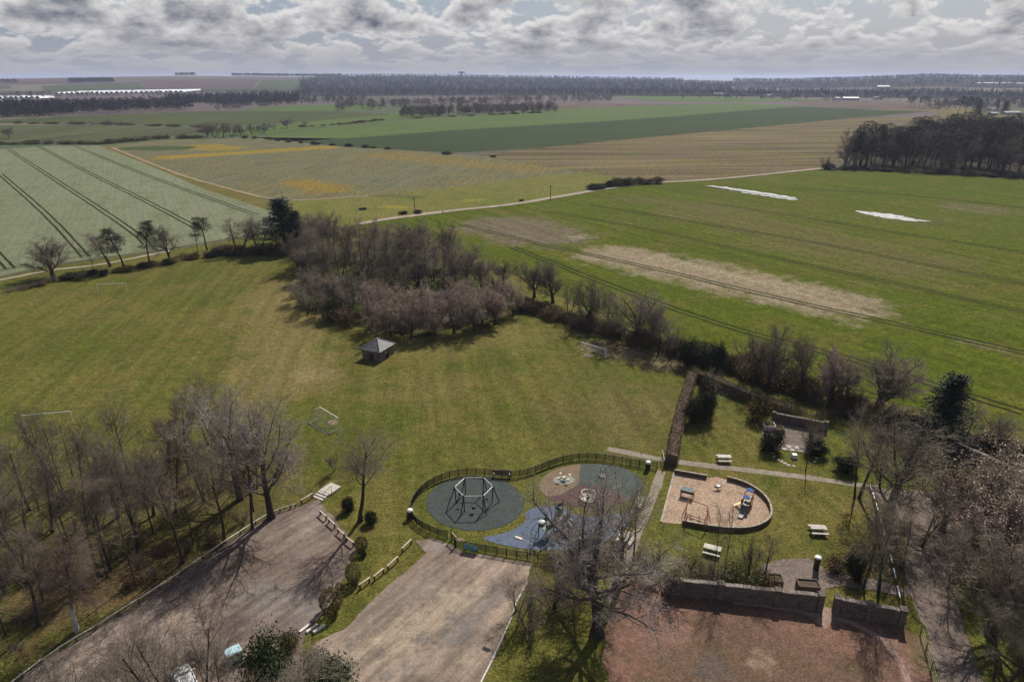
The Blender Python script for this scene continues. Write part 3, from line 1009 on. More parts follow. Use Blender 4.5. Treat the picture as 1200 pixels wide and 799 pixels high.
# low-branched dome of fine twigs
for sd, tf in ((45, 1.0), (46, 1.0), (47, 1.7), (48, 1.7), (49, 1.7)):
    proto('dome' if tf == 1 else 'dome_far', make_tree(sd, trunk(3.4, 0.30), [
        dict(seg=4, wob=0.05, k=7, taper=0.75, flare=1.3),
        dict(n=10, t=(0.4, 1.0), ang=(22, 66), close=26, len=1.45, fall=0.0, rr=0.46, seg=6, wob=0.12, up=0.07, k=5, taper=0.3),
        dict(n=10, t=(0.2, 1.0), ang=(20, 58), len=0.48, fall=0.30, rr=0.5, rmin=0.022, seg=4, wob=0.15, up=0.06, k=4, taper=0.4),
        dict(n=9, t=(0.12, 1.0), ang=(22, 60), len=0.5, fall=0.35, rr=0.5, rmin=0.014, seg=3, wob=0.17, up=0.04, k=3, taper=0.5),
        dict(n=6, t=(0.1, 1.0), ang=(25, 65), len=0.5, fall=0.3, rr=0.6, rmin=0.0105, seg=1, wob=0.2, k=3, taper=0.7)],
        (1, 2), (BARK, LIMB, TWIGD), tf=tf), 'bare_tree', 'tree')
# pale twigged big tree (front wood)
for sd in (51, 52):
    proto('pale', make_tree(sd, trunk(8.0, 0.34, 0.06), [
        dict(seg=6, wob=0.045, k=8, taper=0.5, flare=1.35),
        dict(n=12, t=(0.36, 1.0), ang=(28, 64), close=24, len=0.86, fall=0.12, rr=0.48, seg=6, wob=0.10, up=0.08, k=5, taper=0.28),
        dict(n=11, t=(0.18, 1.0), ang=(25, 58), len=0.42, fall=0.38, rr=0.5, rmin=0.022, seg=4, wob=0.13, up=0.06, k=4, taper=0.4),
        dict(n=9, t=(0.15, 1.0), ang=(25, 60), len=0.48, fall=0.38, rr=0.5, rmin=0.015, seg=3, wob=0.15, up=0.04, k=3, taper=0.5),
        dict(n=6, t=(0.1, 1.0), ang=(25, 65), len=0.55, fall=0.3, rr=0.6, rmin=0.0115, seg=1, wob=0.2, up=0.02, k=3, taper=0.7)],
        (1, 2), (BARK, LIMB, PALET)), 'bare_tree', 'tree')
# the great tree in the foreground
proto('great', make_tree(61, trunk(7.5, 0.50, 0.02), [
    dict(seg=6, wob=0.04, k=10, taper=0.6, flare=1.4),
    dict(n=19, t=(0.42, 1.0), ang=(32, 76), close=40, len=0.98, fall=0.0, rr=0.46, seg=8, wob=0.13, up=0.045, k=7, taper=0.25),
    dict(n=11, t=(0.18, 1.0), ang=(25, 62), len=0.40, fall=0.32, rr=0.48, rmin=0.028, seg=5, wob=0.17, up=0.05, k=5, taper=0.35),
    dict(n=10, t=(0.12, 1.0), ang=(25, 65), len=0.46, fall=0.35, rr=0.5, rmin=0.016, seg=3, wob=0.18, up=0.03, k=3, taper=0.45),
    dict(n=7, t=(0.1, 1.0), ang=(25, 65), len=0.55, fall=0.3, rr=0.55, rmin=0.0105, seg=1, wob=0.2, up=0.02, k=3, taper=0.7)],
    (1, 3), (BARK, LIMB, PALET)), 'bare_tree', 'tree')
# thin young tree
for sd in (71, 72):
    proto('sapling', make_tree(sd, trunk(6.5, 0.085, 0.05), [
        dict(seg=6, wob=0.035, k=5, taper=0.2, flare=1.2),
        dict(n=17, t=(0.38, 1.0), ang=(25, 55), len=0.36, fall=0.45, rr=0.45, rmin=0.014, seg=4, wob=0.1, up=0.1, k=4, taper=0.35),
        dict(n=7, t=(0.2, 1.0), ang=(25, 55), len=0.45, fall=0.4, rr=0.5, rmin=0.010, seg=3, wob=0.14, up=0.05, k=3, taper=0.5),
        dict(n=6, t=(0.15, 1.0), ang=(25, 60), len=0.5, fall=0.3, rr=0.6, rmin=0.0105, seg=1, wob=0.2, k=3, taper=0.6)],
        (1, 2), (BARK, LIMB, TWIG)), 'young_tree', 'tree')
# birch with hanging twigs
proto('birch', make_tree(81, trunk(10.5, 0.17, 0.04), [
    dict(seg=8, wob=0.03, k=7, taper=0.15, flare=1.25),
    dict(n=26, t=(0.28, 1.0), ang=(30, 62), len=0.36, fall=0.45, rr=0.4, seg=5, wob=0.09, up=0.02, k=4, taper=0.3),
    dict(n=11, t=(0.15, 1.0), ang=(25, 60), len=0.5, fall=0.4, rr=0.5, rmin=0.013, seg=4, wob=0.1, up=-0.14, k=3, taper=0.5),
    dict(n=14, t=(0.1, 1.0), ang=(20, 55), len=0.6, fall=0.3, rr=0.6, rmin=0.0115, seg=2, wob=0.12, up=-0.3, k=3, taper=0.6)],
    (1, 2), (BIRCHB, BIRCHT, BIRCHT)), 'birch_tree', 'tree')
# many-stemmed bare shrub
for sd in (91, 92, 93):
    rr_ = random.Random(sd)
    st = []
    for k in range(13):
        a = rr_.uniform(0, 6.28)
        q = rr_.uniform(0.1, 0.75)
        st.append(((0.3*q*math.cos(a), 0.3*q*math.sin(a), -0.05), (q*math.cos(a), q*math.sin(a), 1), rr_.uniform(1.6, 2.7), 0.035))
    proto('shrub', make_tree(sd, st, [
        dict(seg=4, wob=0.1, up=0.03, k=4, taper=0.35),
        dict(n=9, t=(0.2, 1.0), ang=(20, 55), len=0.42, fall=0.35, rr=0.5, rmin=0.013, seg=3, wob=0.15, up=0.05, k=3, taper=0.5),
        dict(n=7, t=(0.15, 1.0), ang=(20, 60), len=0.5, fall=0.3, rr=0.6, rmin=0.009, seg=2, wob=0.2, k=3, taper=0.6)],
        (1, 1), (BARK, LIMB, TWIG), bud=500, budmat=BRAMB, budsize=0.09), 'bare_shrub', 'shrub')


def blob_points(rng, n, rx, rz, zc, clumps=40, spread=0.22, shell=0.75):
    c = unit(rng.normal(0, 1, (clumps, 3)))*rng.uniform(shell, 1.0, (clumps, 1))
    i = rng.integers(0, clumps, n)
    p = c[i] + rng.normal(0, spread, (n, 3))
    p[:, 2] = np.maximum(p[:, 2], -0.98)
    return p*np.array([rx, rx, rz])+np.array([0, 0, zc])


def short_trunk(h, r, k=7):
    s_ = Soup()
    pts = np.zeros((1, 5, 3))
    pts[0, :, 2] = np.linspace(-0.1, h, 5)
    pts[0, :, 0] = [0, 0.03, 0.0, -0.04, 0.02]
    tn = np.zeros((1, 5, 3))
    tn[..., 2] = 1
    s_.add(tubes(pts, tn, np.array([[1.3*r, r, 0.85*r, 0.6*r, 0.25*r]]), k))
    return s_


# Scots pine: bare trunk, flat-topped clumps
for sd in (101, 102, 103):
    rng = np.random.default_rng(sd)
    s0, s1, s2 = Soup(), Soup(), Soup()
    lv = [dict(seg=7, wob=0.05, k=7, taper=0.35, flare=1.25),
          dict(n=17, t=(0.48, 1.0), ang=(50, 85), close=35, len=0.30, fall=0.35, rr=0.4, seg=4, wob=0.14, up=0.08, k=5, taper=0.35),
          dict(n=6, t=(0.35, 1.0), ang=(25, 60), len=0.45, fall=0.3, rr=0.5, rmin=0.02, seg=3, wob=0.15, up=0.06, k=3, taper=0.5)]
    P = np.array([[0, 0, -0.1]])
    D = np.array([[rng.normal(0, 0.08), rng.normal(0, 0.08), 1]])
    L, R0 = np.array([10.5]), np.array([0.24])
    for li, sp in enumerate(lv):
        if li:
            P, D, L, R0 = children(pts, tan, rad, L, sp, rng)
        pts, tan, rad = branchset(P, D, L, R0, sp, rng)
        (s0, s1, s1)[li].add(tubes(pts, tan, rad, sp['k']))
    C = pts[:, 2:].reshape(-1, 3)
    C = np.repeat(C, 26, 0)
    C = C + rng.normal(0, 1, C.shape)*np.array([0.36, 0.36, 0.2])
    s2.add(quads(C, 0.30, rng, 0.35))
    proto('pine', [('trunk', s0.mesh('trunk', BARK)), ('limbs', s1.mesh('limbs', BARK)), ('needles', s2.mesh('needles', NEEDLE))], 'pine_tree', 'tree')
# spruce / fir
for sd in (111, 112):
    rng = np.random.default_rng(sd)
    s0, s2 = Soup(), Soup()
    sp0 = dict(seg=8, wob=0.012, k=7, taper=0.08, flare=1.2)
    pts, tan, rad = branchset(np.array([[0, 0, -0.1]]), np.array([[0, 0, 1.0]]), np.array([14.0]), np.array([0.27]), sp0, rng)
    s0.add(tubes(pts, tan, rad, 7))
    sp = dict(n=150, t=(0.08, 0.985), ang=(70, 100), close=25, len=0.27, fall=0.80, rr=0.22, rmin=0.02, seg=4, wob=0.08, up=0.03, k=3, taper=0.4)
    P, D, L, R0 = children(pts, tan, rad, np.array([14.0]), sp, rng)
    L *= 0.8+0.4*np.array([mnoise.noise(Vector(p*0.5)) for p in P])
    pts, tan, rad = branchset(P, D, L, R0, sp, rng)
    s0.add(tubes(pts, tan, rad, 3))
    C = pts[:, 1:].reshape(-1, 3)
    C = np.repeat(C, 17, 0)
    C = C + rng.normal(0, 1, C.shape)*np.array([0.30, 0.30, 0.16]) - np.array([0, 0, 0.1])
    s2.add(quads(C, 0.36, rng, 0.4))
    proto('spruce', [('trunk', s0.mesh('trunk', BARK)), ('needles', s2.mesh('needles', SPRUCE))], 'spruce_tree', 'tree')
# leafy evergreen tree / holly / yew
for sd, mt in ((121, EVERG), (122, IVY)):
    rng = np.random.default_rng(sd)
    s2 = Soup()
    s2.add(quads(blob_points(rng, 9500, 2.1, 3.0, 3.2, 80, 0.2, 0.5), 0.22, rng, 0.6))
    proto('evergreen' if mt is EVERG else 'darkgreen', [('trunk', short_trunk(4.5, 0.16).mesh('trunk', BARK)), ('foliage', s2.mesh('foliage', mt))], 'evergreen_tree', 'tree')
# low evergreen bush, gorse, dead-leaf bramble, clipped bush, spring-leaf shrub
for kind, mt, nq, sz, obn, cat, cl, sprd in (('evbush', IVY, 4200, 0.15, 'evergreen_bush', 'bush', 30, 0.24), ('bramble', BRAMB, 1700, 0.17, 'bramble_bush', 'bush', 26, 0.3),
                                             ('clipped', TOPI, 6500, 0.095, 'clipped_bush', 'bush', 500, 0.06), ('springbush', SPRING, 1100, 0.13, 'leafy_shrub', 'shrub', 24, 0.3),
                                             ('gorse', GORSE, 2000, 0.17, 'gorse_bush', 'bush', 26, 0.26)):
    for v_ in range(2):
        rng = np.random.default_rng(130+v_*7+len(kind))
        s2 = Soup()
        P_ = blob_points(rng, nq, 1.0, 0.9, 0.95, cl, sprd, 0.5 if cl < 100 else 0.86)
        s2.add(quads(P_, sz, rng, 0.6))
        stm = Soup()
        n_ = 9
        an_ = rng.uniform(0, 6.28, n_)
        D_ = np.stack([0.55*np.cos(an_), 0.55*np.sin(an_), np.ones(n_)], 1)
        a_, b2_, c_ = branchset(np.zeros((n_, 3)), D_, np.full(n_, 1.35), np.full(n_, 0.03), dict(seg=3, wob=0.12, taper=0.4), rng)
        stm.add(tubes(a_, b2_, c_, 4))
        pr = [('stems', stm.mesh('stems', BARK)), ('foliage', s2.mesh('foliage', mt))]
        if kind == 'gorse':
            s3 = Soup()
            s3.add(quads(blob_points(rng, 520, 1.04, 0.95, 1.0, 26, 0.2, 0.6), 0.10, rng, 0.8))
            pr.append(('flowers', s3.mesh('flowers', GORSEF)))
        proto(kind, pr, obn, cat)

prng = random.Random(77)


def plant(kind, loc, h, w_, label, group=None, var=None, rz=None, name=None):
    if kind+'_far' in PROTO and h < 11.5 and loc[1] > 100:
        kind += '_far'                           # stouter twigs on small distant trees
    lst = PROTO[kind]
    parts, h0, w0, obn, cat = lst[prng.randrange(len(lst)) if var is None else var % len(lst)]
    r = empty(name or obn, loc, label, cat, group, prng.uniform(0, 6.28) if rz is None else rz)
    sz = h/h0
    sx = w_/w0 if w_ else sz*prng.uniform(0.9, 1.12)
    r.scale = (sx, sx, sz)
    for nm, me in parts:
        o = link(nm, me, r)
        if nm == 'flowers':
            o['kind'] = 'stuff'
    return r


def tree(kind, bx, by, ty, wpx, label, group=None, var=None, rz=None):
    h = hgt(bx, by, ty)
    p = at(bx, by)
    f = proj((p.x, p.y, h*0.6))[2]/FPX
    return plant(kind, p, h, wpx*f if wpx else None, label, group, var, rz)


def inpoly(x, y, P):
    c = False
    j = len(P)-1
    for i in range(len(P)):
        if (P[i][1] > y) != (P[j][1] > y) and x < (P[j][0]-P[i][0])*(y-P[i][1])/(P[j][1]-P[i][1])+P[i][0]:
            c = not c
        j = i
    return c


def scatter(pix, n, mind, rnd):
    W = [at(*p) for p in pix]
    P = [(p.x, p.y) for p in W]
    x0, x1 = min(p[0] for p in P), max(p[0] for p in P)
    y0, y1 = min(p[1] for p in P), max(p[1] for p in P)
    out = []
    for _ in range(n*60):
        x, y = rnd.uniform(x0, x1), rnd.uniform(y0, y1)
        if inpoly(x, y, P) and all((x-a)**2+(y-b)**2 > mind*mind for a, b in out):
            out.append((x, y))
            if len(out) >= n:
                break
    return out

# ------------------------------------------------------------------ plants: where they stand
T = tree
# row along the crop field, left
T('dome', 63, 326, 277, 54, 'pale bare tree at the left end of the row beside the crop field')
T('sapling', 110, 318, 295, 14, 'small thin bare tree between the pale tree and the first pine of the row')
T('multi', 130, 313, 268, 50, 'bushy bare tree leaning against the leftmost dark pine of the row')
T('pine', 145, 315, 264, 36, 'leftmost dark pine in the row beside the crop field')
T('pine', 175, 307, 257, 27, 'tall twin-topped pine in the middle of the row beside the crop field')
T('oak', 200, 306, 257, 46, 'round bare tree right of the twin-topped pine')
T('pine', 243, 293, 252, 27, 'pine with a flat crown standing alone nearest the big spruce')
T('sapling', 232, 296, 262, 14, 'thin bare tree just left of the flat-crowned pine')
T('multi', 280, 299, 254, 56, 'broad bare tree above the brambles left of the big spruce')
T('multi', 305, 294, 250, 48, 'bare many-stemmed tree touching the left side of the big spruce')
T('spruce', 335, 293, 230, 46, 'big dark spruce at the corner of the crop field', rz=1)
T('spruce', 349, 294, 245, 26, 'smaller dark spruce just right of the big one at the crop field corner')
hr = random.Random(3)


def hedge_shrubs(line, n, kinds, label, group, hh=(1.2, 2.4), ww=(2.4, 4.0), jit=1.0):
    pts = [at(*p) for p in line]
    seg = [(pts[i+1]-pts[i]).length for i in range(len(pts)-1)]
    tot = sum(seg)
    for k in range(n):
        s = (k+hr.uniform(0.1, 0.9))/n*tot
        i = 0
        while i < len(seg)-1 and s > seg[i]:
            s -= seg[i]
            i += 1
        p = pts[i].lerp(pts[i+1], s/seg[i])
        kd = hr.choice(kinds)
        plant(kd, (p.x+hr.uniform(-jit, jit), p.y+hr.uniform(-jit, jit), 0), hr.uniform(*hh), hr.uniform(*ww), label, group)


hedge_shrubs([(-20, 350), (40, 336), (60, 330)], 8, ['bramble', 'shrub'], 'brown bramble or shrub in the hedge left of the pale bare tree', 'hedge shrubs left of the pale tree')
hedge_shrubs([(70, 329), (150, 318), (210, 306), (250, 300), (330, 299)], 26, ['bramble', 'shrub', 'gorse', 'evbush'], 'shrub or bramble in the hedge line under the row of pines', 'hedge shrubs under the pine row')
hedge_shrubs([(255, 297), (325, 297)], 12, ['bramble', 'shrub', 'evbush'], 'shrub in the dense thicket left of the big spruce', 'thicket left of the spruce', (2.2, 4.2), (4, 6))

# the wood in the middle
G_ = 'bare trees at the back of the middle wood'
for i, (bx, by, ty, wp, kd) in enumerate([(376, 296, 244, 34, 'oak'), (392, 312, 246, 34, 'multi'), (408, 302, 250, 30, 'ash'), (424, 314, 253, 34, 'multi'), (440, 304, 254, 30, 'oak'),
                                          (452, 316, 258, 30, 'ash'), (467, 305, 259, 34, 'oak'), (362, 308, 262, 30, 'multi'), (384, 325, 268, 30, 'multi'), (434, 326, 270, 28, 'ash'), (478, 322, 275, 26, 'ash'),
                                          (400, 330, 280, 28, 'multi'), (456, 333, 284, 26, 'ash'), (508, 330, 286, 34, 'multi'), (372, 284, 246, 34, 'oak'), (385, 300, 254, 34, 'ash'), (500, 318, 268, 34, 'ash'), (530, 322, 274, 34, 'multi'), (350, 318, 268, 34, 'multi'), (360, 330, 284, 34, 'ash'), (490, 336, 290, 34, 'multi'), (538, 338, 292, 34, 'multi'), (564, 340, 296, 36, 'multi')]):
    T(kd if i % 2 else 'dome', bx, by, ty, wp*1.3, 'tall bare tree at the back of the middle wood', G_)
T('dome', 492, 303, 252, 46, 'dark spreading bare tree with an open crown nearest the farm track in the middle wood')
T('dome', 521, 313, 257, 36, 'round bare tree second from the right at the back of the middle wood')
T('dome', 548, 330, 284, 50, 'dense round bare thicket tree at the right end of the middle wood')
T('dome', 590, 332, 303, 32, 'round bare bush standing alone between the middle wood and the field-edge trees')
for kd, n, lab, grp, poly, hh in (('sapling', 36, 'thin young tree in the middle of the wood behind the cherries', 'thin young trees in the middle wood', [(352, 352), (345, 325), (380, 302), (480, 306), (560, 328), (600, 352), (500, 352), (420, 362)], (6, 10)),
                                  ('shrub', 44, 'bare brown shrub in the middle wood', 'bare shrubs in the middle wood', [(350, 350), (350, 305), (400, 296), (520, 312), (600, 345), (520, 356), (420, 366)], (3, 5.5)),
                                  ('springbush', 24, 'shrub with fresh green leaves inside the middle wood', 'leafing shrubs in the middle wood', [(345, 352), (380, 328), (420, 316), (540, 335), (565, 348), (420, 352), (365, 368)], (3.0, 5.2)),
                                  ('gorse', 5, 'yellow flowering gorse inside the middle wood', 'gorse in the middle wood', [(428, 322), (450, 318), (450, 326), (432, 328)], (1.6, 2.4))):
    for x, y in scatter(poly, n, 2.6, hr):
        plant(kd, (x, y, 0), hr.uniform(*hh), None, lab, grp)
for i, (bx, by, ty, wp, kd) in enumerate([(352, 354, 326, 34, 'multi'), (362, 368, 338, 34, 'multi'), (380, 372, 336, 38, 'multi'), (395, 374, 342, 34, 'darkgreen'), (408, 370, 333, 36, 'multi'), (372, 356, 318, 34, 'cherry'),
                                          (392, 354, 316, 34, 'cherry'), (415, 356, 318, 30, 'multi'), (360, 345, 312, 34, 'multi'), (405, 381, 352, 28, 'bramble')]):
    T(kd, bx, by, ty, wp, 'tree or tall bush in the dark clump left of the cherries in the middle wood', 'dark clump left of the cherries')
for i, (bx, by, ty, wp) in enumerate([(436, 384, 336, 44), (458, 394, 344, 46), (482, 396, 346, 48), (508, 394, 342, 48), (532, 391, 338, 48), (556, 388, 335, 48), (580, 380, 332, 48), (602, 370, 328, 42),
                                      (446, 370, 326, 44), (472, 374, 328, 46), (500, 374, 326, 46), (528, 372, 325, 46), (556, 368, 322, 46), (584, 362, 322, 42), (430, 366, 330, 38), (515, 384, 338, 40), (470, 386, 342, 40), (565, 378, 332, 40)]):
    ORD = ('first', 'second', 'third', 'fourth', 'fifth', 'sixth', 'seventh', 'eighth')
    lb = (ORD[i]+' cherry from the left in the front row behind the stone shelter' if i < 8 else
          ORD[i-8]+' cherry from the left in the second row behind the stone shelter' if i < 14 else 'budding cherry filling a gap between the two rows behind the stone shelter')
    T('cherry', bx, by, ty, wp, lb, 'cherries behind the shelter')

# field-edge trees right of the wood
T('dome', 626, 349, 300, 46, 'left one of two round bare trees at the field edge right of the cherries')
T('dome', 648, 355, 306, 44, 'right one of two round bare trees at the field edge right of the cherries')
T('multi', 666, 374, 332, 30, 'thin bare tree right of the pair of round trees at the field edge')
T('dome', 688, 382, 324, 44, 'bare tree with upright limbs at the field edge above the goal with a net')
T('ash', 711, 389, 330, 26, 'slim sparse tree between the upright bare tree and the great round one')
T('dome', 748, 400, 334, 76, 'great round bare tree at the field edge behind the smaller goal', var=0)
T('oak', 762, 403, 350, 52, 'bare tree close behind the right side of the great round tree at the field edge', var=2)
T('ash', 771, 416, 362, 30, 'slim bare tree right of the great round tree at the field edge')
T('multi', 786, 421, 382, 26, 'small bare tree left of the dark evergreens at the field edge')
T('shrub', 725, 396, 372, 28, 'bare bushy sapling in the litter behind the smaller goal')
T('darkgreen', 805, 428, 388, 26, 'left round dark evergreen by the top of the garden hedge')
T('darkgreen', 823, 434, 398, 26, 'middle dark evergreen by the top of the garden hedge')
T('darkgreen', 841, 436, 392, 17, 'narrow pointed dark evergreen at the top of the garden hedge')
hedge_shrubs([(608, 362), (660, 372)], 12, ['evbush', 'shrub', 'bramble'], 'bush under the two round trees right of the cherries', 'dark bushes under the two round trees', (2.0, 3.6), (3, 5))
hedge_shrubs([(655, 376), (720, 392), (800, 416)], 34, ['bramble', 'shrub', 'bramble'], 'bramble or shrub along the field edge behind the smaller goal', 'brambles along the field edge', (2.0, 4.0), (3.0, 5.0), 2.0)
hedge_shrubs([(810, 420), (850, 428), (900, 446), (960, 468), (1010, 486), (1060, 505)], 44, ['bramble', 'shrub', 'bramble', 'gorse'], 'bramble or shrub behind the garden hedge', 'brambles behind the garden hedge', (2.0, 4.2), (3.0, 5.0), 2.2)
hedge_shrubs([(760, 398), (850, 424)], 10, ['gorse'], 'yellow flowering gorse at the field edge by the evergreens', 'gorse at the field edge', (1.0, 1.6), (1.8, 2.6), 0.8)
T('oak', 882, 451, 377, 54, 'left one of two tall bare trees behind the garden hedge')
T('oak', 899, 457, 379, 58, 'right one of two tall bare trees behind the garden hedge')
T('oak', 938, 465, 389, 62, 'bare tree with a bent trunk behind the trellis wall')
T('cherry', 971, 476, 406, 60, 'pinkish bare tree with drooping limbs right of the bent-trunk tree')
T('multi', 990, 480, 424, 44, 'bare many-stemmed tree left of the wide round tree by the field')
T('dome', 1027, 483, 406, 98, 'wide round bare tree by the field edge left of the tall dark fir', var=1)
T('spruce', 1099, 524, 436, 56, 'tall dark fir standing by the field edge on the right', rz=2)
T('multi', 1132, 510, 464, 44, 'thin bare tree in the hedge right of the tall dark fir')
T('dome', 1168, 526, 478, 56, 'small round bare tree behind the stone wall right of the fir')
T('darkgreen', 1192, 562, 516, 34, 'dark evergreen at the right edge behind the stone wall')
hedge_shrubs([(1060, 500), (1120, 512), (1230, 545)], 20, ['shrub', 'bramble'], 'shrub in the field hedge right of the tall dark fir', 'shrubs right of the fir', (1.6, 3.0), (2.6, 4.2), 1.5)

# walled garden
T('darkgreen', 826, 482, 432, 22, 'taller dark evergreen against the inside of the clipped hedge')
T('darkgreen', 812, 494, 458, 24, 'lower dark evergreen against the inside of the clipped hedge')
T('darkgreen', 826, 492, 452, 20, 'dark evergreen beside the young tree in the garden lawn')
T('sapling', 832, 492, 428, 26, 'young bare tree on the garden lawn beside the dark evergreens')
T('gorse', 888, 492, 463, 26, 'yellow-brown bush on the garden lawn left of the trellis wall')
T('evbush', 903, 528, 503, 27, 'round dark bush at the corner of the garden patio')
T('shrub', 950, 524, 486, 30, 'thin bare shrub at the right side of the garden patio')
T('evbush', 958, 532, 510, 26, 'dark low bush at the right front corner of the garden patio')
T('sapling', 944, 552, 488, 22, 'young bare tree on the lawn in front of the garden patio')
# trees round the lane, right
T('multi', 1004, 584, 474, 76, 'bare tree by the end of the garden path, left of the dense round tree')
T('dome', 1041, 608, 466, 128, 'big dense dark round tree between garden and lane', var=2)
T('evbush', 992, 552, 528, 26, 'dark bush at the foot of the bare tree at the end of the garden path')
T('cherry', 1140, 634, 520, 150, 'large pink budding cherry beside the lane', var=0)
T('cherry', 1104, 622, 534, 100, 'lower pink budding cherry left of the large one by the lane', var=1)
T('cherry', 1204, 630, 548, 110, 'budding cherry at the right edge above the lane')
T('multi', 1030, 696, 572, 76, 'many-stemmed bare tree behind the shorter brick wall')
T('sapling', 1012, 690, 605, 44, 'leaning bare tree left of the many-stemmed one behind the shorter brick wall')
T('multi', 1058, 668, 582, 64, 'bare bushy tree beside the white-topped rail')
T('dome', 1160, 744, 606, 140, 'large brown twiggy tree right of the lane', var=0)
T('multi', 1206, 776, 646, 120, 'brown twiggy tree at the right edge of the lane', var=1)
T('multi', 1112, 690, 612, 70, 'bare brown many-stemmed tree at the bend of the lane')
T('oak', 1215, 800, 640, 110, 'dark bare tree at the lower right corner', var=0)
T('bramble', 979, 670, 647, 25, 'brown leafy bush beside the round green one by the patio')
T('evbush', 1001, 678, 645, 22, 'round grey-green bush at the edge of the patio')
hedge_shrubs([(805, 672), (830, 676), (862, 682), (892, 688)], 9, ['springbush', 'springbush', 'shrub', 'bramble'], 'leafing shrub behind the longer brick wall', 'shrubs behind the longer wall', (1.6, 3.4), (2.0, 3.2), 0.8)
T('sapling', 836, 676, 588, 22, 'left one of two slim bare trees behind the longer brick wall')
T('sapling', 848, 680, 586, 22, 'right one of two slim bare trees behind the longer brick wall')
T('sapling', 895, 682, 620, 38, 'small bare tree beside the low planter behind the longer brick wall')
T('multi', 1080, 640, 572, 60, 'bare tree in the shade between the dense round tree and the pink cherries')
T('cherry', 1172, 664, 566, 110, 'brown budding cherry over the low wall at the right edge', var=2)
T('cherry', 1192, 716, 606, 130, 'tall budding cherry behind the brown twiggy tree at the right edge', var=0)
T('multi', 1168, 812, 700, 100, 'bare shrubby tree at the bottom right beside the lane', var=2)
T('shrub', 878, 680, 628, 34, 'tall brown shrub behind the longer brick wall')
T('shrub', 775, 686, 640, 62, 'pale bare brushwood at the left end of the longer brick wall')
T('shrub', 752, 676, 640, 40, 'bare brush between the garden path and the great tree')
hedge_shrubs([(640, 662), (672, 663), (706, 658), (730, 646)], 14, ['bramble', 'shrub', 'springbush'], 'scrub shrub along the lower edge of the blue play surface', 'scrub below the blue play surface', (0.9, 2.0), (1.6, 2.8), 0.5)
# foreground trees
T('great', 700, 743, 560, 185, 'great bare tree with a massive trunk in the foreground between gravel and red earth', rz=4.3)
T('ash', 722, 690, 544, 110, 'bare tree standing behind the great tree by the garden path')
T('sapling', 742, 660, 560, 46, 'thin bare tree beside the garden path below the play area')
T('multi', 607, 716, 664, 52, 'bare thorn bush tree at the edge of the pale gravel beside the lamp post')
T('shrub', 648, 712, 672, 52, 'low bare brush left of the great tree')
T('shrub', 620, 740, 700, 44, 'low bare thorn bush by the edge of the pale gravel')
T('ash', 422, 611, 490, 96, 'bare tree standing alone on the bank between car park and play area', var=2)
T('clipped', 389, 716, 688, 26, 'largest clipped bush on the bank between the two gravel areas', var=0)
T('clipped', 415, 682, 659, 18, 'middle-sized clipped bush on the bank below the lone bare tree', var=1)
T('clipped', 424, 645, 628, 15, 'small clipped bush nearest the lone bare tree on the bank', var=0)
T('evbush', 436, 613, 596, 16, 'dark clipped bush right of the lone bare tree')
T('evbush', 408, 598, 580, 15, 'dark bush on the bank left of the lone bare tree')
T('evbush', 426, 652, 644, 7, 'tiny bush at the foot of the small clipped bush')
T('clipped', 398, 692, 682, 9, 'tiny brown bush beside the largest clipped bush')
T('gorse', 340, 760, 738, 22, 'yellowish bush at the car park edge beside the white steps')
T('evergreen', 322, 852, 730, 66, 'large dark evergreen at the bottom edge left of the white steps', var=0)
T('evergreen', 382, 838, 762, 74, 'smaller evergreen at the bottom edge right of the large one', var=0, rz=1.2)
T('multi', 236, 868, 692, 150, 'twiggy bare tree over the parked cars at the bottom edge', var=2)
T('multi', 160, 880, 742, 130, 'bare tree at the bottom edge left of the parked cars', var=1)
T('multi', 340, 880, 752, 130, 'bare tree at the bottom edge between the two evergreens', var=0)
T('multi', 262, 872, 730, 96, 'bare tree in front of the pale blue bin', var=1)

# the wood on the left
T('pale', 318, 607, 462, 120, 'great pale-twigged tree at the right corner of the left wood', var=1, rz=2.2)
T('pale', 282, 585, 440, 110, 'grey-twigged tree behind the great pale one at the corner of the left wood', var=1)
T('ash', 296, 620, 500, 56, 'slender tree at the car park rail beside the great pale tree')
T('ash', 263, 636, 512, 66, 'slender tree at the car park rail second from the great pale tree')
T('ash', 214, 660, 520, 74, 'tall slender tree at the car park rail in the middle of the left wood')
T('birch', 90, 739, 614, 86, 'white-trunked birch with hanging twigs at the car park rail')
T('sapling', 158, 682, 575, 40, 'thin leaning tree close to the rail of the left wood')
T('oak', 198, 538, 476, 52, 'dark bare tree standing up out of the far edge of the left wood', var=1)
T('multi', 246, 520, 436, 56, 'bare tree with a split white limb at the far edge of the left wood')
T('multi', 392, 552, 530, 22, 'small dark bush-like tree at the right edge of the great pale tree')
G_ = 'bare trees inside the left wood'
wood = [(180, 604), (162, 642), (130, 668), (116, 676), (85, 650), (62, 624), (32, 668), (45, 733), (6, 694), (140, 606), (100, 596), (240, 588), (262, 562), (222, 556),
        (205, 600), (150, 556), (75, 580), (34, 598), (4, 630), (300, 573), (-30, 670), (-40, 610), (-10, 566)]
for i, (bx, by) in enumerate(wood):
    p = at(bx, by)
    plant(('ash', 'multi', 'ash', 'ash', 'multi')[i % 5] if i % 9 else 'oak', p, hr.uniform(10, 14), hr.uniform(5.0, 7.6), 'bare grey-brown tree inside the wood left of the car park', G_)
for x, y in scatter([(-60, 560), (40, 548), (150, 545), (260, 545), (330, 560), (320, 596), (210, 660), (80, 735), (-60, 800)], 16, 3.0, hr):
    plant('sapling', (x, y, 0), hr.uniform(6.5, 10.5), None, 'thin young tree inside the wood left of the car park', 'young trees inside the left wood')
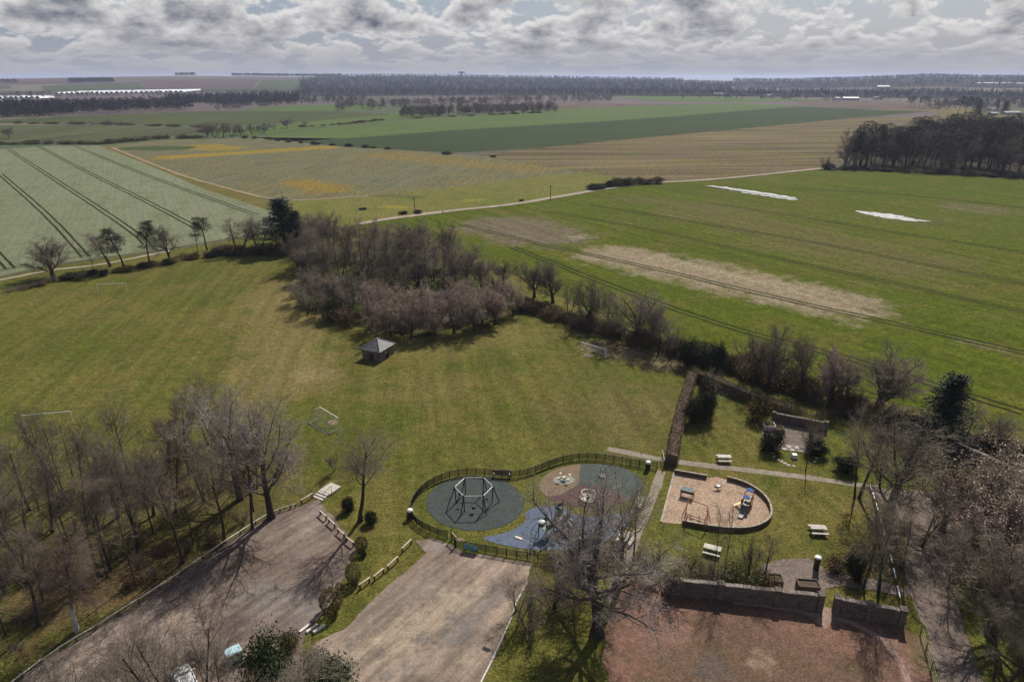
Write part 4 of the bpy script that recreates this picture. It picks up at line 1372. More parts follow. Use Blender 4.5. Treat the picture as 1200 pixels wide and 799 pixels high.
for x, y in scatter([(-60, 590), (40, 560), (150, 552), (260, 552), (322, 572), (315, 598), (210, 664), (80, 742), (-60, 810)], 40, 1.8, hr):
    plant(hr.choice(['shrub', 'bramble', 'shrub']), (x, y, 0), hr.uniform(0.7, 2.4), hr.uniform(1.6, 3.2), 'low shrub or bramble on the floor of the left wood', 'undergrowth of the left wood')

# dark wood at the right, beyond the wheat
rw = [(985, 196), (1050, 199), (1200, 206), (1420, 216), (1420, 172), (1200, 166), (1130, 160), (1060, 172), (1010, 182)]
T('oak', 991, 197, 164, 26, 'bare round tree at the left tip of the dark wood on the right')
T('pine', 1001, 197, 161, 15, 'first tall pine at the left tip of the dark wood on the right')
T('pine', 1015, 197, 159, 16, 'second tall pine from the left tip of the dark wood on the right')
T('shrub', 967, 198, 182, 14, 'bare bush on the track left of the dark wood')
T('evbush', 972, 199, 191, 16, 'low dark bush on the track left of the dark wood')
rr_ = random.Random(9)
rfront = [(986, 196.5), (1050, 199.5), (1200, 206.5), (1420, 216.5), (1420, 208), (1200, 199), (1060, 192.5), (998, 190)]
for i, (x, y) in enumerate(scatter(rfront, 110, 3.2, rr_)):
    kd = rr_.choice(['ash', 'multi', 'dome', 'ash', 'pine', 'multi', 'pine'])
    plant(kd, (x, y, 0), rr_.uniform(16, 23), rr_.uniform(10, 14) if kd != 'pine' else rr_.uniform(7, 9), 'pine or bare tree near the front of the dark wood beyond the wheat', 'trees of the dark wood on the right')
dark_rest = [q for q in scatter(rw, 330, 4.2, rr_)]
hedge_shrubs([(990, 199), (1060, 202), (1200, 209), (1400, 220)], 40, ['shrub', 'bramble', 'evbush'], 'shrub along the front of the dark wood on the right', 'shrubs along the dark wood', (1.5, 4.0), (4, 7), 2.5)

# hedges and bushes among the middle fields
hedge_shrubs([(690, 223), (716, 219), (742, 216), (772, 215.5)], 13, ['evbush', 'gorse', 'shrub'], 'dark bush beside the farm track at the corner of the pasture', 'bushes beside the farm track', (2.2, 4.5), (4, 7), 0.8)
T('evbush', 473, 251, 246, 10, 'left one of two dark bushes where the track leaves the middle wood')
T('evbush', 489, 250.5, 245, 10, 'right one of two dark bushes where the track leaves the middle wood')
T('evbush', 425, 246, 243, 9, 'small dark bush alone in the yellow-green pasture')
T('evbush', 611, 236, 233, 6, 'tiny dark bush beside the track pole')
T('evbush', 524, 181, 177, 12, 'dark bush on the boundary of the flower field left of the stubble')
T('evbush', 578, 184.5, 181.5, 7, 'small dark bush where the flower field meets the stubble')
hedge_shrubs([(-20, 170), (40, 169), (120, 169), (180, 163), (240, 162)], 34, ['gorse', 'bramble', 'gorse'], 'gorse or bramble in the hedge beyond the crop field', 'gorse hedge beyond the crop field', (2.0, 4.0), (6, 10), 2)
hedge_shrubs([(282, 162), (310, 163), (340, 167), (375, 170), (392, 171), (425, 173), (462, 176)], 16, ['evbush', 'gorse'], 'dark low bush along the top of the flower field', 'bushes along the flower field', (1.5, 2.8), (4, 6), 1)
hedge_shrubs([(20, 145), (120, 146), (180, 148), (240, 149), (240, 156)], 24, ['gorse', 'bramble', 'shrub'], 'gorse or bramble in the hedge between the far left fields', 'gorse hedge between the far left fields', (2.0, 4.0), (8, 13), 2)
hedge_shrubs([(345, 150), (400, 146), (450, 141)], 14, ['gorse', 'bramble'], 'low gorse along the top of the light green field', 'gorse by the light green field', (1.8, 3.2), (6, 10), 2)
T('oak', 11, 162, 146, 16, 'dark round tree by the bend of the road at the left edge')
T('multi', 129, 148, 138, 9, 'single bare tree on the hedge between the far left fields')
for i, (bx, by, ty, wp) in enumerate([(243, 161, 143, 16), (252, 162, 142, 18), (262, 161, 141, 18), (272, 161, 142, 18), (282, 159, 143, 18), (296, 158, 145, 16), (310, 156, 146, 14), (322, 153, 144, 12), (337, 151, 137, 15), (358, 148, 142, 10)]):
    T('multi' if i % 2 else 'oak', bx, by, ty, wp, 'bare tree in the hedge beyond the flower field', 'bare trees beyond the flower field')
fr = random.Random(21)
for k in range(58):
    x = fr.uniform(470, 652)
    yb = np.interp(x, [470, 560, 652], [138.5, 134.5, 131.5]) - fr.uniform(0, 5)
    T(fr.choice(['oak', 'multi', 'shrub']), x, yb, yb-fr.uniform(7, 12), fr.uniform(9, 14), 'bare tree in the long grey belt behind the light green field', 'grey tree belt behind the green field')
for k in range(40):
    x = fr.uniform(395, 716)
    yb = np.interp(x, [395, 520, 640, 716], [131, 125, 121.5, 120.5]) - fr.uniform(0, 4)
    T(fr.choice(['oak', 'multi', 'ash']), x, yb, yb-fr.uniform(7, 11), fr.uniform(8, 13), 'bare tree in the farther grey belt below the blue forest', 'farther grey tree belt')
for k in range(10):
    x = fr.uniform(470, 650)
    T('gorse', x, np.interp(x, [470, 650], [139.5, 132]), np.interp(x, [470, 650], [137, 129.5]), 9, 'low gorse at the foot of the long grey belt', 'gorse at the foot of the grey belt')
for i, (bx, by, ty) in enumerate([(1066, 126, 113), (1071, 126.5, 112), (1077, 126.5, 112), (1083, 126, 112), (1088, 126, 113)]):
    T('pine', bx, by, ty, 8, 'dark tree in the small clump on the far right field', 'small dark clump on the far right field')
T('birch', 1100, 133, 116, 9, 'pale feathery tree alone right of the small dark clump')
for i, (bx, by, ty, wp) in enumerate([(1122, 134, 111, 11), (1130, 134.5, 112, 12), (1138, 134, 113, 11), (1146, 134.5, 116, 10)]):
    T('pine' if i < 3 else 'spruce', bx, by, ty, wp, 'dark tall tree left of the white farmhouse', 'dark trees left of the farmhouse')
T('spruce', 1177, 133, 118, 10, 'dark conifer right of the white farmhouse')
T('spruce', 1168, 128, 116, 5, 'thin pointed conifer behind the white farmhouse')
for k in range(34):
    x = fr.uniform(1090, 1330)
    yb = fr.uniform(121, 129)
    T(fr.choice(['oak', 'multi']), x, yb, yb-fr.uniform(8, 12), fr.uniform(10, 15), 'bare tree in the far wood behind the white farmhouse', 'far wood behind the farmhouse')
for k in range(26):
    x = fr.uniform(800, 1060)
    yb = fr.uniform(114, 118)
    T(fr.choice(['oak', 'multi', 'pine']), x, yb, yb-fr.uniform(4, 9), fr.uniform(6, 11), 'bare tree among the far farm buildings', 'trees among the far farm buildings')


# far woods that read as one mass: every tree a stem and a cloud of twig-sized faces
def far_wood(name, spots, mat, hh, conifer, seed, nq=34):
    rng = np.random.default_rng(seed)
    s_, st = Soup(), Soup()
    V0 = []
    for v_ in range(8):
        if conifer:
            z = rng.uniform(0.05, 1.0, nq)
            r = (1.03-z)*np.sqrt(rng.uniform(0.2, 1, nq))
        else:
            z = 0.22+0.78*rng.uniform(0, 1, nq)**0.8
            r = np.sqrt(np.maximum(0.05, 1-((z-0.55)/0.47)**2))*np.sqrt(rng.uniform(0.1, 1, nq))
        a = rng.uniform(0, 6.283, nq)
        V0.append(np.stack([r*np.cos(a), r*np.sin(a), z], 1))
    C, S = [], []
    for x, y in spots:
        h = rng.uniform(*hh)
        w2 = h*rng.uniform(0.2, 0.3) if conifer else h*rng.uniform(0.28, 0.42)
        C.append(V0[rng.integers(0, 8)]*np.array([w2, w2, h]) + np.array([x, y, terrain(x, y)-0.3]))
        S.append(np.full((nq, 1), h*5.2/math.sqrt(nq)/5.5))
    C, S = np.concatenate(C), np.concatenate(S)
    s_.add(quads(C, S, rng, 0.75))
    o = link(name, s_.mesh(name, mat))
    return tag(o, None, None, None, 'stuff')


FW1 = simple('far_conifer', (0.018, 0.022, 0.018), 0.95, 0.05, 0.4, 0.03)
FW2 = simple('far_bare_wood', (0.046, 0.040, 0.036), 0.95, 0.05, 0.4, 0.03)
fr = random.Random(33)


def px_spots(poly, n):
    out = []
    x0, x1 = min(p[0] for p in poly), max(p[0] for p in poly)
    y0, y1 = min(p[1] for p in poly), max(p[1] for p in poly)
    while len(out) < n:
        x, y = fr.uniform(x0, x1), fr.uniform(y0, y1)
        if inpoly(x, y, poly):
            p = at(x, y)
            out.append((p.x, p.y))
    return out


far_wood('far_woodland', px_spots([(-200, 139), (0, 139), (70, 137), (150, 133), (230, 130), (210, 123), (120, 125), (0, 129), (-200, 128)], 1300), FW2, (11, 17), False, 1, 60)
far_wood('far_conifer_wood', px_spots([(-200, 138), (0, 138), (60, 137), (70, 130), (0, 130), (-200, 128)], 450), FW1, (14, 20), True, 2, 50)
far_wood('far_conifer_wood', px_spots([(195, 122), (350, 119.5), (352, 116), (240, 118), (195, 119)], 520), FW1, (12, 18), True, 3, 40)
far_wood('far_woodland', px_spots([(255, 131), (330, 126), (400, 122), (430, 120), (430, 116), (300, 119), (240, 123)], 220), FW2, (9, 14), False, 4, 60)


def hill_spots(x0, x1, d0, d1, n):
    out = []
    for _ in range(n):
        x = fr.uniform(x0, x1)
        az = math.atan((x-600)*cP/800)
        d = math.sqrt(fr.uniform(d0*d0, d1*d1))
        out.append((d*math.sin(az), d*math.cos(az)))
    return out


def hill_sheet(q, mat):
    mb = MB()
    n_, m_ = 14, 5
    P_ = []
    for j in range(m_+1):
        for i in range(n_+1):
            u, v_ = i/n_, j/m_
            x = (q[0][0]*(1-u)+q[1][0]*u)*(1-v_) + (q[3][0]*(1-u)+q[2][0]*u)*v_
            y = (q[0][1]*(1-u)+q[1][1]*u)*(1-v_) + (q[3][1]*(1-u)+q[2][1]*u)*v_
            p = on_terrain(x, y)
            P_.append((p.x, p.y, p.z+1.0))
    for j in range(m_):
        for i in range(n_):
            a = j*(n_+1)+i
            mb.poly([P_[a], P_[a+n_+1], P_[a+n_+2], P_[a+1]])
    o = mb.build('far_field', mat)
    tag(o, None, None, None, 'structure')


def far_mat(nm, c):
    return ground_mat(nm, c, tuple(x*1.15 for x in c), tuple(x*0.85 for x in c), 0.002, 0.01, 0.05, 0.2, fine_amt=0.25, tint=(1, 1, 1))


HF1, HF2, HF3, HF4 = far_mat('hill_plough', (0.100, 0.066, 0.066)), far_mat('hill_pasture', (0.062, 0.078, 0.034)), far_mat('hill_stubble', (0.13, 0.098, 0.072)), far_mat('hill_scrub', (0.060, 0.052, 0.044))
hill_sheet([(165, 94.5), (306, 93.5), (296, 103.5), (172, 104.5)], HF1)
hill_sheet([(308, 94), (372, 94.5), (362, 105.5), (298, 104)], HF2)
hill_sheet([(48, 101), (164, 97), (170, 104.6), (52, 107)], HF2)
hill_sheet([(-60, 93.6), (118, 92.6), (84, 98), (-60, 98.6)], HF1)
hill_sheet([(130, 92), (300, 91.3), (304, 93.2), (128, 94.4)], HF3)
hill_sheet([(-60, 101), (14, 101), (12, 104), (-60, 105)], HF2)
hill_sheet([(174, 105.2), (345, 105), (345, 108), (220, 108)], HF4)
hill_sheet([(-60, 108), (60, 107.6), (60, 110), (-60, 112)], HF4)
hill_sheet([(1030, 104), (1110, 101.5), (1130, 103.5), (1040, 106.5)], HF3)
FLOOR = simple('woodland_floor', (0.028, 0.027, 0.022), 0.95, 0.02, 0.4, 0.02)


def wood_floor(x0, x1, d0, d1):
    mb = MB()
    nx, nd = 40, 8
    P_ = []
    for j in range(nd+1):
        for i in range(nx+1):
            az = math.atan((x0+(x1-x0)*i/nx-600)*cP/800)
            d = d0+(d1-d0)*j/nd
            x, y = d*math.sin(az), d*math.cos(az)
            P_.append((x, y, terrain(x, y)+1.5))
    for j in range(nd):
        for i in range(nx):
            a = j*(nx+1)+i
            mb.poly([P_[a], P_[a+1], P_[a+nx+2], P_[a+nx+1]])
    o = mb.build('woodland_floor', FLOOR)
    tag(o, None, None, None, 'structure')


FW3 = simple('grey_belt_twigs', (0.105, 0.090, 0.076), 0.95, 0.05, 0.4, 0.03)
far_wood('tree_belt', px_spots([(470, 139), (560, 135), (655, 132), (650, 128), (560, 130), (475, 133)], 230), FW3, (8, 13), False, 17, 110)
far_wood('tree_belt', px_spots([(395, 131), (520, 125), (640, 121.5), (716, 120.5), (716, 117.5), (600, 117.5), (395, 125)], 260), FW3, (9, 14), False, 18, 90)
far_wood('tree_belt', px_spots([(240, 161), (300, 157), (322, 154), (318, 151), (280, 155), (240, 157)], 60), FW3, (3, 8), False, 19, 120)
far_wood('tree_belt', px_spots([(1095, 128), (1330, 131), (1330, 119), (1190, 117), (1095, 121)], 330), FW3, (8, 14), False, 20, 80)
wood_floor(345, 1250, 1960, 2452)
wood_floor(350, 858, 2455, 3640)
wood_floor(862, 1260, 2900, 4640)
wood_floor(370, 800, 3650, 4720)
far_wood('dark_wood', dark_rest, simple('dark_wood_twigs', (0.060, 0.050, 0.043), 0.95, 0.05, 0.4, 0.03), (16, 22), False, 12, 700)
far_wood('far_conifer_wood', hill_spots(345, 1250, 1980, 2450, 1200), FW1, (11, 18), True, 5)
far_wood('far_woodland', hill_spots(345, 1250, 1950, 2450, 1400), FW1, (8, 15), False, 15, 40)
far_wood('far_conifer_wood', hill_spots(350, 860, 2450, 3600, 900) + hill_spots(860, 1260, 2900, 4600, 700), FW1, (12, 19), True, 6)
far_wood('far_woodland', hill_spots(350, 860, 2450, 3600, 1300) + hill_spots(860, 1260, 2900, 4600, 1000), FW1, (10, 18), False, 16)
far_wood('far_woodland', hill_spots(370, 800, 3600, 4700, 1500), FW2, (10, 16), False, 7)
far_wood('far_woodland', hill_spots(80, 132, 3250, 3480, 320)+hill_spots(206, 229, 4350, 4480, 90)+hill_spots(272, 400, 4250, 4560, 620)+hill_spots(-100, 20, 3300, 3450, 150), FW1, (12, 19), False, 8, 40)
far_wood('far_woodland', hill_spots(860, 1250, 4350, 4700, 700), FW1, (10, 17), False, 9)
far_wood('far_woodland', hill_spots(-900, 345, 1960, 2100, 420)+hill_spots(1250, 2200, 1960, 4500, 900), FW2, (10, 16), False, 10)

# ------------------------------------------------------------------ built things: materials
BLACKM = simple('black_paint', (0.020, 0.021, 0.022), 0.45, 0.4, 0.3, 3)
DARKG = simple('dark_green_paint', (0.035, 0.075, 0.035), 0.5, 0.4, 0.3, 3)
GALV = simple('galvanised_steel', (0.55, 0.52, 0.48), 0.45, 0.5, 0.2, 4)
WHITEP = simple('white_paint', (0.78, 0.77, 0.74), 0.5, 0.4, 0.12, 4)
NETM = simple('net_cord', (0.50, 0.50, 0.48), 0.9, 0.1, 0.2, 3)
WOODP = simple('weathered_timber', (0.56, 0.52, 0.46), 0.85, 0.15, 0.3, 5, rand=0.1)
WOODD = simple('brown_timber', (0.13, 0.095, 0.068), 0.85, 0.15, 0.35, 5)
WOODL = simple('pale_sawn_timber', (0.50, 0.42, 0.32), 0.85, 0.15, 0.25, 5)
CONC = simple('concrete', (0.46, 0.42, 0.36), 0.9, 0.15, 0.2, 3)
STONE = simple('rubble_stone', (0.155, 0.125, 0.108), 0.95, 0.1, 0.5, 2.2)
COPE = simple('coping_stone', (0.20, 0.17, 0.145), 0.9, 0.15, 0.35, 2)
SLATE = simple('roof_slate', (0.135, 0.128, 0.128), 0.6, 0.35, 0.4, 3)
SLATEH = simple('lead_hip', (0.33, 0.32, 0.32), 0.55, 0.4, 0.2, 3)
REDP = simple('red_plastic', (0.34, 0.035, 0.028), 0.45, 0.4, 0.25, 3)
BLUEP = simple('blue_plastic', (0.045, 0.085, 0.24), 0.45, 0.4, 0.25, 3)
YELP = simple('yellow_plastic', (0.55, 0.36, 0.06), 0.5, 0.4, 0.25, 3)
GREYP = simple('grey_plastic', (0.13, 0.135, 0.14), 0.5, 0.4, 0.2, 3)
ROPE = simple('red_rope', (0.24, 0.085, 0.055), 0.8, 0.2, 0.3, 4)
CREAM = simple('cream_plastic', (0.66, 0.55, 0.43), 0.5, 0.4, 0.15, 4)
TEAL = simple('teal_board', (0.16, 0.33, 0.36), 0.6, 0.3, 0.4, 2.5)
GLASS = simple('dark_glass', (0.02, 0.024, 0.028), 0.08, 0.6, 0.1, 2)
RUBBER = simple('tyre_rubber', (0.02, 0.02, 0.02), 0.8, 0.2, 0.2, 5)
SOILM = simple('planter_soil', (0.10, 0.075, 0.055), 0.95, 0.05, 0.35, 6)
DARKI = simple('dark_opening', (0.012, 0.012, 0.012), 0.9, 0.1, 0.1, 3)


def wallstone(name, c1, c2, mort, sc_=1.0):
    m, t, b = newmat(name, 0.95, 0.1)
    v = coords(t)
    vo = N(t, 'ShaderNodeTexVoronoi')
    vo.inputs['Scale'].default_value = 3.2*sc_
    t.links.new(v, vo.inputs['Vector'])
    sx = N(t, 'ShaderNodeSeparateXYZ')
    t.links.new(vo.outputs['Color'], sx.inputs[0])
    col = mixc(t, sx.outputs[0], c1, c2)
    ve = N(t, 'ShaderNodeTexVoronoi', feature='DISTANCE_TO_EDGE')
    ve.inputs['Scale'].default_value = 3.2*sc_
    t.links.new(v, ve.inputs['Vector'])
    col = mixc(t, smooth(t, ve.outputs['Distance'], 0.08, 0.02), col, mort)
    g = mth(t, 'ADD', mth(t, 'MULTIPLY', noise(t, v, 1.1, 5, 0.6), 0.9), 0.55)
    t.links.new(mixc(t, 1.0, col, g, 'MULTIPLY'), b.inputs['Base Color'])
    bump(t, b, ve.outputs['Distance'], 0.6, 0.06)
    return m


RUBBLE = wallstone('rubble_wall', (0.15, 0.113, 0.092), (0.085, 0.068, 0.060), (0.19, 0.16, 0.135))


def flat_poly(name, pix, z, mat, kind='structure', parent=None, rounds=0):
    return sheet(name, pix, z, mat, 1, 0, rounds)


def ell(cx, cy, a, b_, n=48):
    return [(cx+a*math.cos(2*math.pi*k/n), cy-b_*math.sin(2*math.pi*k/n)) for k in range(n)]


# ------------------------------------------------------------------ play surfaces
def rubbermat(name, c):
    return ground_mat_n(name, c, tuple(x*1.12 for x in c), tuple(x*0.86 for x in c), 0.3, 0.9, 5, 16, bumpd=0.01, fine_amt=0.35)


PLAYG = rubbermat('safety_surface_green', (0.066, 0.080, 0.078))
sheet('play_surface', ell(557, 590, 57.5, 32), Z*2.4, PLAYG)
sheet('play_surface', ell(693, 569, 61, 25.5), Z*2.4, rubbermat('safety_surface_teal', (0.085, 0.105, 0.098)))
BR = [(680.5, 543.8)] + [p for p in ell(693, 569, 61, 25.5, 60) if p[0] < 680 and p[1] < 582] + [(641.5, 582), (655, 580), (664, 576), (673, 571), (679, 565), (678.5, 556)]
sheet('play_surface', BR, Z*2.7, rubbermat('safety_surface_tan', (0.200, 0.150, 0.105)))
MA = [(641.5, 582.3), (655, 580.3), (664, 576.3), (673, 571.5), (680, 568), (690, 568.5), (705, 571), (722, 577), (735, 584)] + [p for p in reversed(ell(693, 569, 61, 25.5, 60)) if p[1] > 583 and 642 < p[0] < 735]
MA = [p for p in MA]
cx_, cy_ = 690, 581
MA.sort(key=lambda p: math.atan2(p[1]-cy_, (p[0]-cx_)/2.4))
sheet('play_surface', MA, Z*2.8, rubbermat('safety_surface_maroon', (0.120, 0.078, 0.076)))
sheet('play_surface', ell(661, 562.5, 12.5, 5.2, 24), Z*3.0, rubbermat('safety_surface_pale', (0.27, 0.31, 0.27)))
BLUE = [(562, 630.5), (585, 626.5), (604, 620), (614, 613), (617, 608), (614.5, 602), (620, 597), (632, 593.3), (648, 592.5), (662, 595), (670, 603), (690, 606), (715, 604), (735, 600), (741, 606), (735, 618),
        (715, 632), (692, 640), (662, 644.5), (630, 645), (600, 641), (580, 636.5)]
sheet('play_surface', BLUE, Z*2.5, rubbermat('safety_surface_blue', (0.118, 0.150, 0.215)), rounds=1)
# worn ground at gates and goals
WORN = ground_mat_n('worn_turf', (0.27, 0.21, 0.16), (0.22, 0.17, 0.12), None, 0.3, 1.0, 3, 9)
sheet('worn_patch', ell(390, 495, 6, 2.4, 20), Z*1.8, WORN, 0.3, 0.25)
sheet('worn_patch', ell(689, 416.5, 6.5, 2.2, 20), Z*1.8, WORN, 0.3, 0.25)
sheet('worn_patch', ell(538, 633, 7, 2.6, 20), Z*1.8, WORN, 0.3, 0.25)


# ------------------------------------------------------------------ fences
PANEL = None


def fence_panel_mesh():
    mb = MB()
    mb.box((0.5, 0, 0.16), (1.0, 0.03, 0.045))
    mb.box((0.5, 0, 1.0), (1.0, 0.035, 0.05))
    for k in range(11):
        mb.box((0.045+k*0.091, 0, 0.58), (0.042, 0.03, 0.84))
    return mb.mesh('fence_panel', BLACKM)


def post_mesh(h, s, mat, nm='post'):
    mb = MB()
    mb.box((0, 0, h/2-0.05), (s, s, h+0.1), bev=s*0.2)
    return mb.mesh(nm, mat)


FP, FPOST = fence_panel_mesh(), post_mesh(1.14, 0.07, BLACKM)


def playground_fence(pix, label, step=1.15, rounds=2, postm=None, panelm=None):
    pts = smoothpoly([at(*p) for p in pix], rounds, False)
    # equal steps along the line
    line = [pts[0]]
    acc = 0.0
    for i in range(len(pts)-1):
        a, b_ = pts[i], pts[i+1]
        d = (b_-a).length
        s = 0.0
        while acc + (d-s) >= step:
            s += step-acc
            line.append(a.lerp(b_, s/d))
            acc = 0.0
        acc += d-s
    root = empty('fence', line[0], label, 'fence')
    o0 = Vector(line[0])
    for i, p in enumerate(line):
        link('post', postm or FPOST, root, p-o0)
        if i < len(line)-1:
            q = line[i+1]-p
            o = link('panel', panelm or FP, root, p-o0)
            o.rotation_euler = (0, 0, math.atan2(q.y, q.x))
            o.scale = (q.length, 1, 1)
    return root


playground_fence([(770, 549), (745, 546), (720, 541.5), (700, 538.5), (682, 538), (660, 541), (640, 548.5), (622, 556), (605, 560), (588, 560), (570, 557), (550, 556), (530, 559), (512, 565), (497, 574),
                  (486, 586), (481, 597), (482, 608), (490, 617), (503, 624), (516, 629), (529, 632)], 'black railing fence curving round the swings and the far side of the play area')
playground_fence([(534, 641.5), (560, 646), (590, 651), (620, 656.5), (660, 659)], 'short black railing fence between pale gravel and blue play surface', rounds=1)


def gate(pa, pb, label):
    a, b_ = at(*pa), at(*pb)
    root = empty('gate', a, label, 'gate')
    d = b_-a
    ang = math.atan2(d.y, d.x)
    for q in (Vector((0, 0, 0)), d):
        link('gatepost', post_mesh(1.35, 0.12, BLACKM, 'gatepost'), root, q)
    mb = MB()
    L = d.length-0.2
    for z in (0.15, 1.08):
        mb.box((L/2+0.1, 0, z), (L, 0.05, 0.06))
    for k in range(9):
        mb.box((0.1+L*(k+0.5)/9, 0, 0.6), (0.025, 0.025, 0.9))
    o = mb.build('gate_leaf', BLACKM, root)
    o.rotation_euler = (0, 0, ang+0.25)
    mb = MB()
    mb.box((L*0.55, 0, 1.16), (L*0.9, 0.07, 0.05))
    o = mb.build('top_rail', WOODL, root)
    o.rotation_euler = (0, 0, ang+0.25)
    return root


gate((529, 633), (533, 642), 'small gate between the two railing fences at the pale gravel')
gate((778, 549), (782, 536), 'small gate with a pale rail at the end of the clipped hedge')

# teal sign on the short fence
a, b_ = at(543.5, 644.5), at(560.5, 648)
r = empty('notice_board', a, 'teal notice board fixed to the short railing fence', 'sign', rz=math.atan2((b_-a).y, (b_-a).x))
L = (b_-a).length
mb = MB()
mb.box((L/2, -0.07, 0.62), (L, 0.02, 0.74))
mb.build('board', TEAL, r)
mb = MB()
for z in (0.24, 1.0):
    mb.box((L/2, -0.088, z), (L+0.06, 0.03, 0.04))
for x in (-0.01, L+0.01):
    mb.box((x, -0.088, 0.62), (0.04, 0.03, 0.80))
mb.build('frame', BLACKM, r)


# ------------------------------------------------------------------ furniture
def picnic_table(px, py, rz, label, mat=WOODP):
    r = empty('picnic_table', at(px, py), label, 'picnic table', 'timber picnic tables', rz)
    for k in range(4):
        mb = MB()
        mb.box((0, -0.27+k*0.18, 0.75), (1.8, 0.165, 0.045), bev=0.01)
        mb.build('top_plank', mat, r)
    for s in (-1, 1):
        mb = MB()
        for q in (0.62, 0.80):
            mb.box((0, s*q, 0.45), (1.8, 0.165, 0.045), bev=0.01)
        mb.build('seat', mat, r)
    for x in (-0.62, 0.62):
        mb = MB()
        mb.box((x, 0, 0.68), (0.07, 0.75, 0.09))
        mb.box((x+0.05, 0, 0.37), (0.05, 1.75, 0.10))
        for s in (-1, 1):
            mb.tube([(x, s*0.28, 0.72), (x, s*0.75, 0)], 0.045, 4)
        mb.build('leg_frame', mat, r)
    return r


picnic_table(848, 540, R(-3), 'grey picnic table on the garden lawn just above the path')
picnic_table(958, 624, R(-5), 'grey picnic table alone on the lawn right of the sand pit')
picnic_table(834, 648, R(-24), 'grey picnic table on the lawn below the sand pit')
picnic_table(733, 634, R(60), 'weathered picnic table behind the twigs beside the garden path')


def bench(px, py, rz, label, mat=WOODD, arm=WHITEP):
    r = empty('bench', at(px, py), label, 'bench', None, rz)
    mb = MB()
    for k in range(4):
        mb.box((0, -0.2+k*0.13, 0.45), (2.2, 0.11, 0.04))
    mb.build('seat', mat, r)
    mb = MB()
    for k in range(3):
        mb.box((0, 0.30+k*0.03, 0.58+k*0.14), (2.2, 0.035, 0.12))
    mb.build('backrest', mat, r)
    for x in (-1.0, 1.0):
        mb = MB()
        mb.box((x, -0.2, 0.22), (0.08, 0.08, 0.44))
        mb.box((x, 0.27, 0.45), (0.08, 0.08, 0.9))
        mb.build('leg', mat, r)
        mb = MB()
        mb.box((x, 0.02, 0.66), (0.10, 0.55, 0.05))
        mb.build('armrest', arm, r)
    return r


bench(588, 559.5, R(-3), 'dark bench backing onto the railing fence above the swings')
bench(750, 592, R(68), 'pale slatted bench on the grass beside the garden path', WOODP, WOODP)


def bin_(px, py, label):
    r = empty('litter_bin', at(px, py), label, 'litter bin', 'black litter bins')
    mb = MB()
    mb.lathe([(0.28, 0), (0.31, 0.05), (0.33, 0.95), (0.30, 1.0)], 16)
    mb.build('drum', BLACKM, r)
    mb = MB()
    mb.lathe([(0.34, 0.98), (0.36, 1.05), (0.30, 1.22), (0.12, 1.30)], 16)
    mb.build('lid', WHITEP, r)
    mb = MB()
    mb.box((0, -0.335, 0.80), (0.34, 0.03, 0.14))
    mb.build('opening', DARKI, r)


bin_(481, 607, 'black litter bin with white lid outside the curved fence left of the swings')
bin_(759, 550, 'black litter bin with white lid inside the fence near the hedge gate')
r = empty('pillar_bin', at(956, 667), 'tall black pillar with a white cap at the edge of the patio', 'bollard')
mb = MB()
mb.lathe([(0.30, 0), (0.30, 1.5)], 18)
mb.build('post', BLACKM, r)
mb = MB()
mb.lathe([(0.34, 1.5), (0.36, 1.56), (0.26, 1.66), (0.05, 1.7)], 18)
mb.build('cap', WHITEP, r)


def goal(pl, pr, h, label, net=0, depth=1.6, side=1):
    a, b_ = at(*pl), at(*pr)
    d = b_-a
    L = d.length
    r = empty('football_goal', a, label, 'football goal', 'white football goals', math.atan2(d.y, d.x))
    for x in (0, L):
        mb = MB()
        mb.tube([(x, 0, 0), (x, 0, h)], 0.065, 8)
        mb.build('goalpost', WHITEP, r)
    mb = MB()
    mb.tube([(-0.06, 0, h), (L+0.06, 0, h)], 0.065, 8)
    mb.build('crossbar', WHITEP, r)
    if net:
        y = depth*side
        mb = MB()
        mb.tube([(0, 0, 0.04), (0, y, 0.04), (L, y, 0.04), (L, 0, 0.04)], 0.05, 6)
        mb.build('ground_frame', GALV, r)
        for x in (0, L):
            mb = MB()
            mb.tube([(x, 0, h), (x, y*0.45, h*0.93), (x, y, 0.05)], 0.028, 6)
            mb.build('stay', GALV, r)
        mb = MB()
        nx, nz = int(L/0.3), 10
        def pt(i, j):
            u = j/nz
            return (L*i/nx, y*(0.15*math.sin(u*math.pi)+u), h*(1-u)*(1-0.10*math.sin(math.pi*i/nx)*math.sin(math.pi*u))+0.05)
        for i in range(nx+1):
            mb.tube([pt(i, j) for j in range(nz+1)], 0.0065, 3, cap=False)
        for j in range(nz+1):
            mb.tube([pt(i, j) for i in range(nx+1)], 0.0065, 3, cap=False)
        for x in (0, L):
            for k in range(1, 8):
                yy = y*k/8
                zz_ = h*(1-k/8)
                mb.tube([(x, yy, 0.05), (x, yy, zz_)], 0.0065, 3, cap=False)
        o = mb.build('net', NETM, r)
        tag(o, None, None, None, 'stuff')


goal((30, 501), (86, 496), 2.0, 'full-size white goal without a net nearest the left wood')
goal((115, 343), (149, 341), 2.0, 'white goal without a net at the far end of the left pitch')
goal((376, 490), (397, 503), 1.9, 'white netted goal on the grass beside the left wood', 1, 2.0, -1)
goal((681, 411), (709, 419.5), 1.75, 'white netted goal at the field edge under the great round bare tree', 1, 1.4, 1)

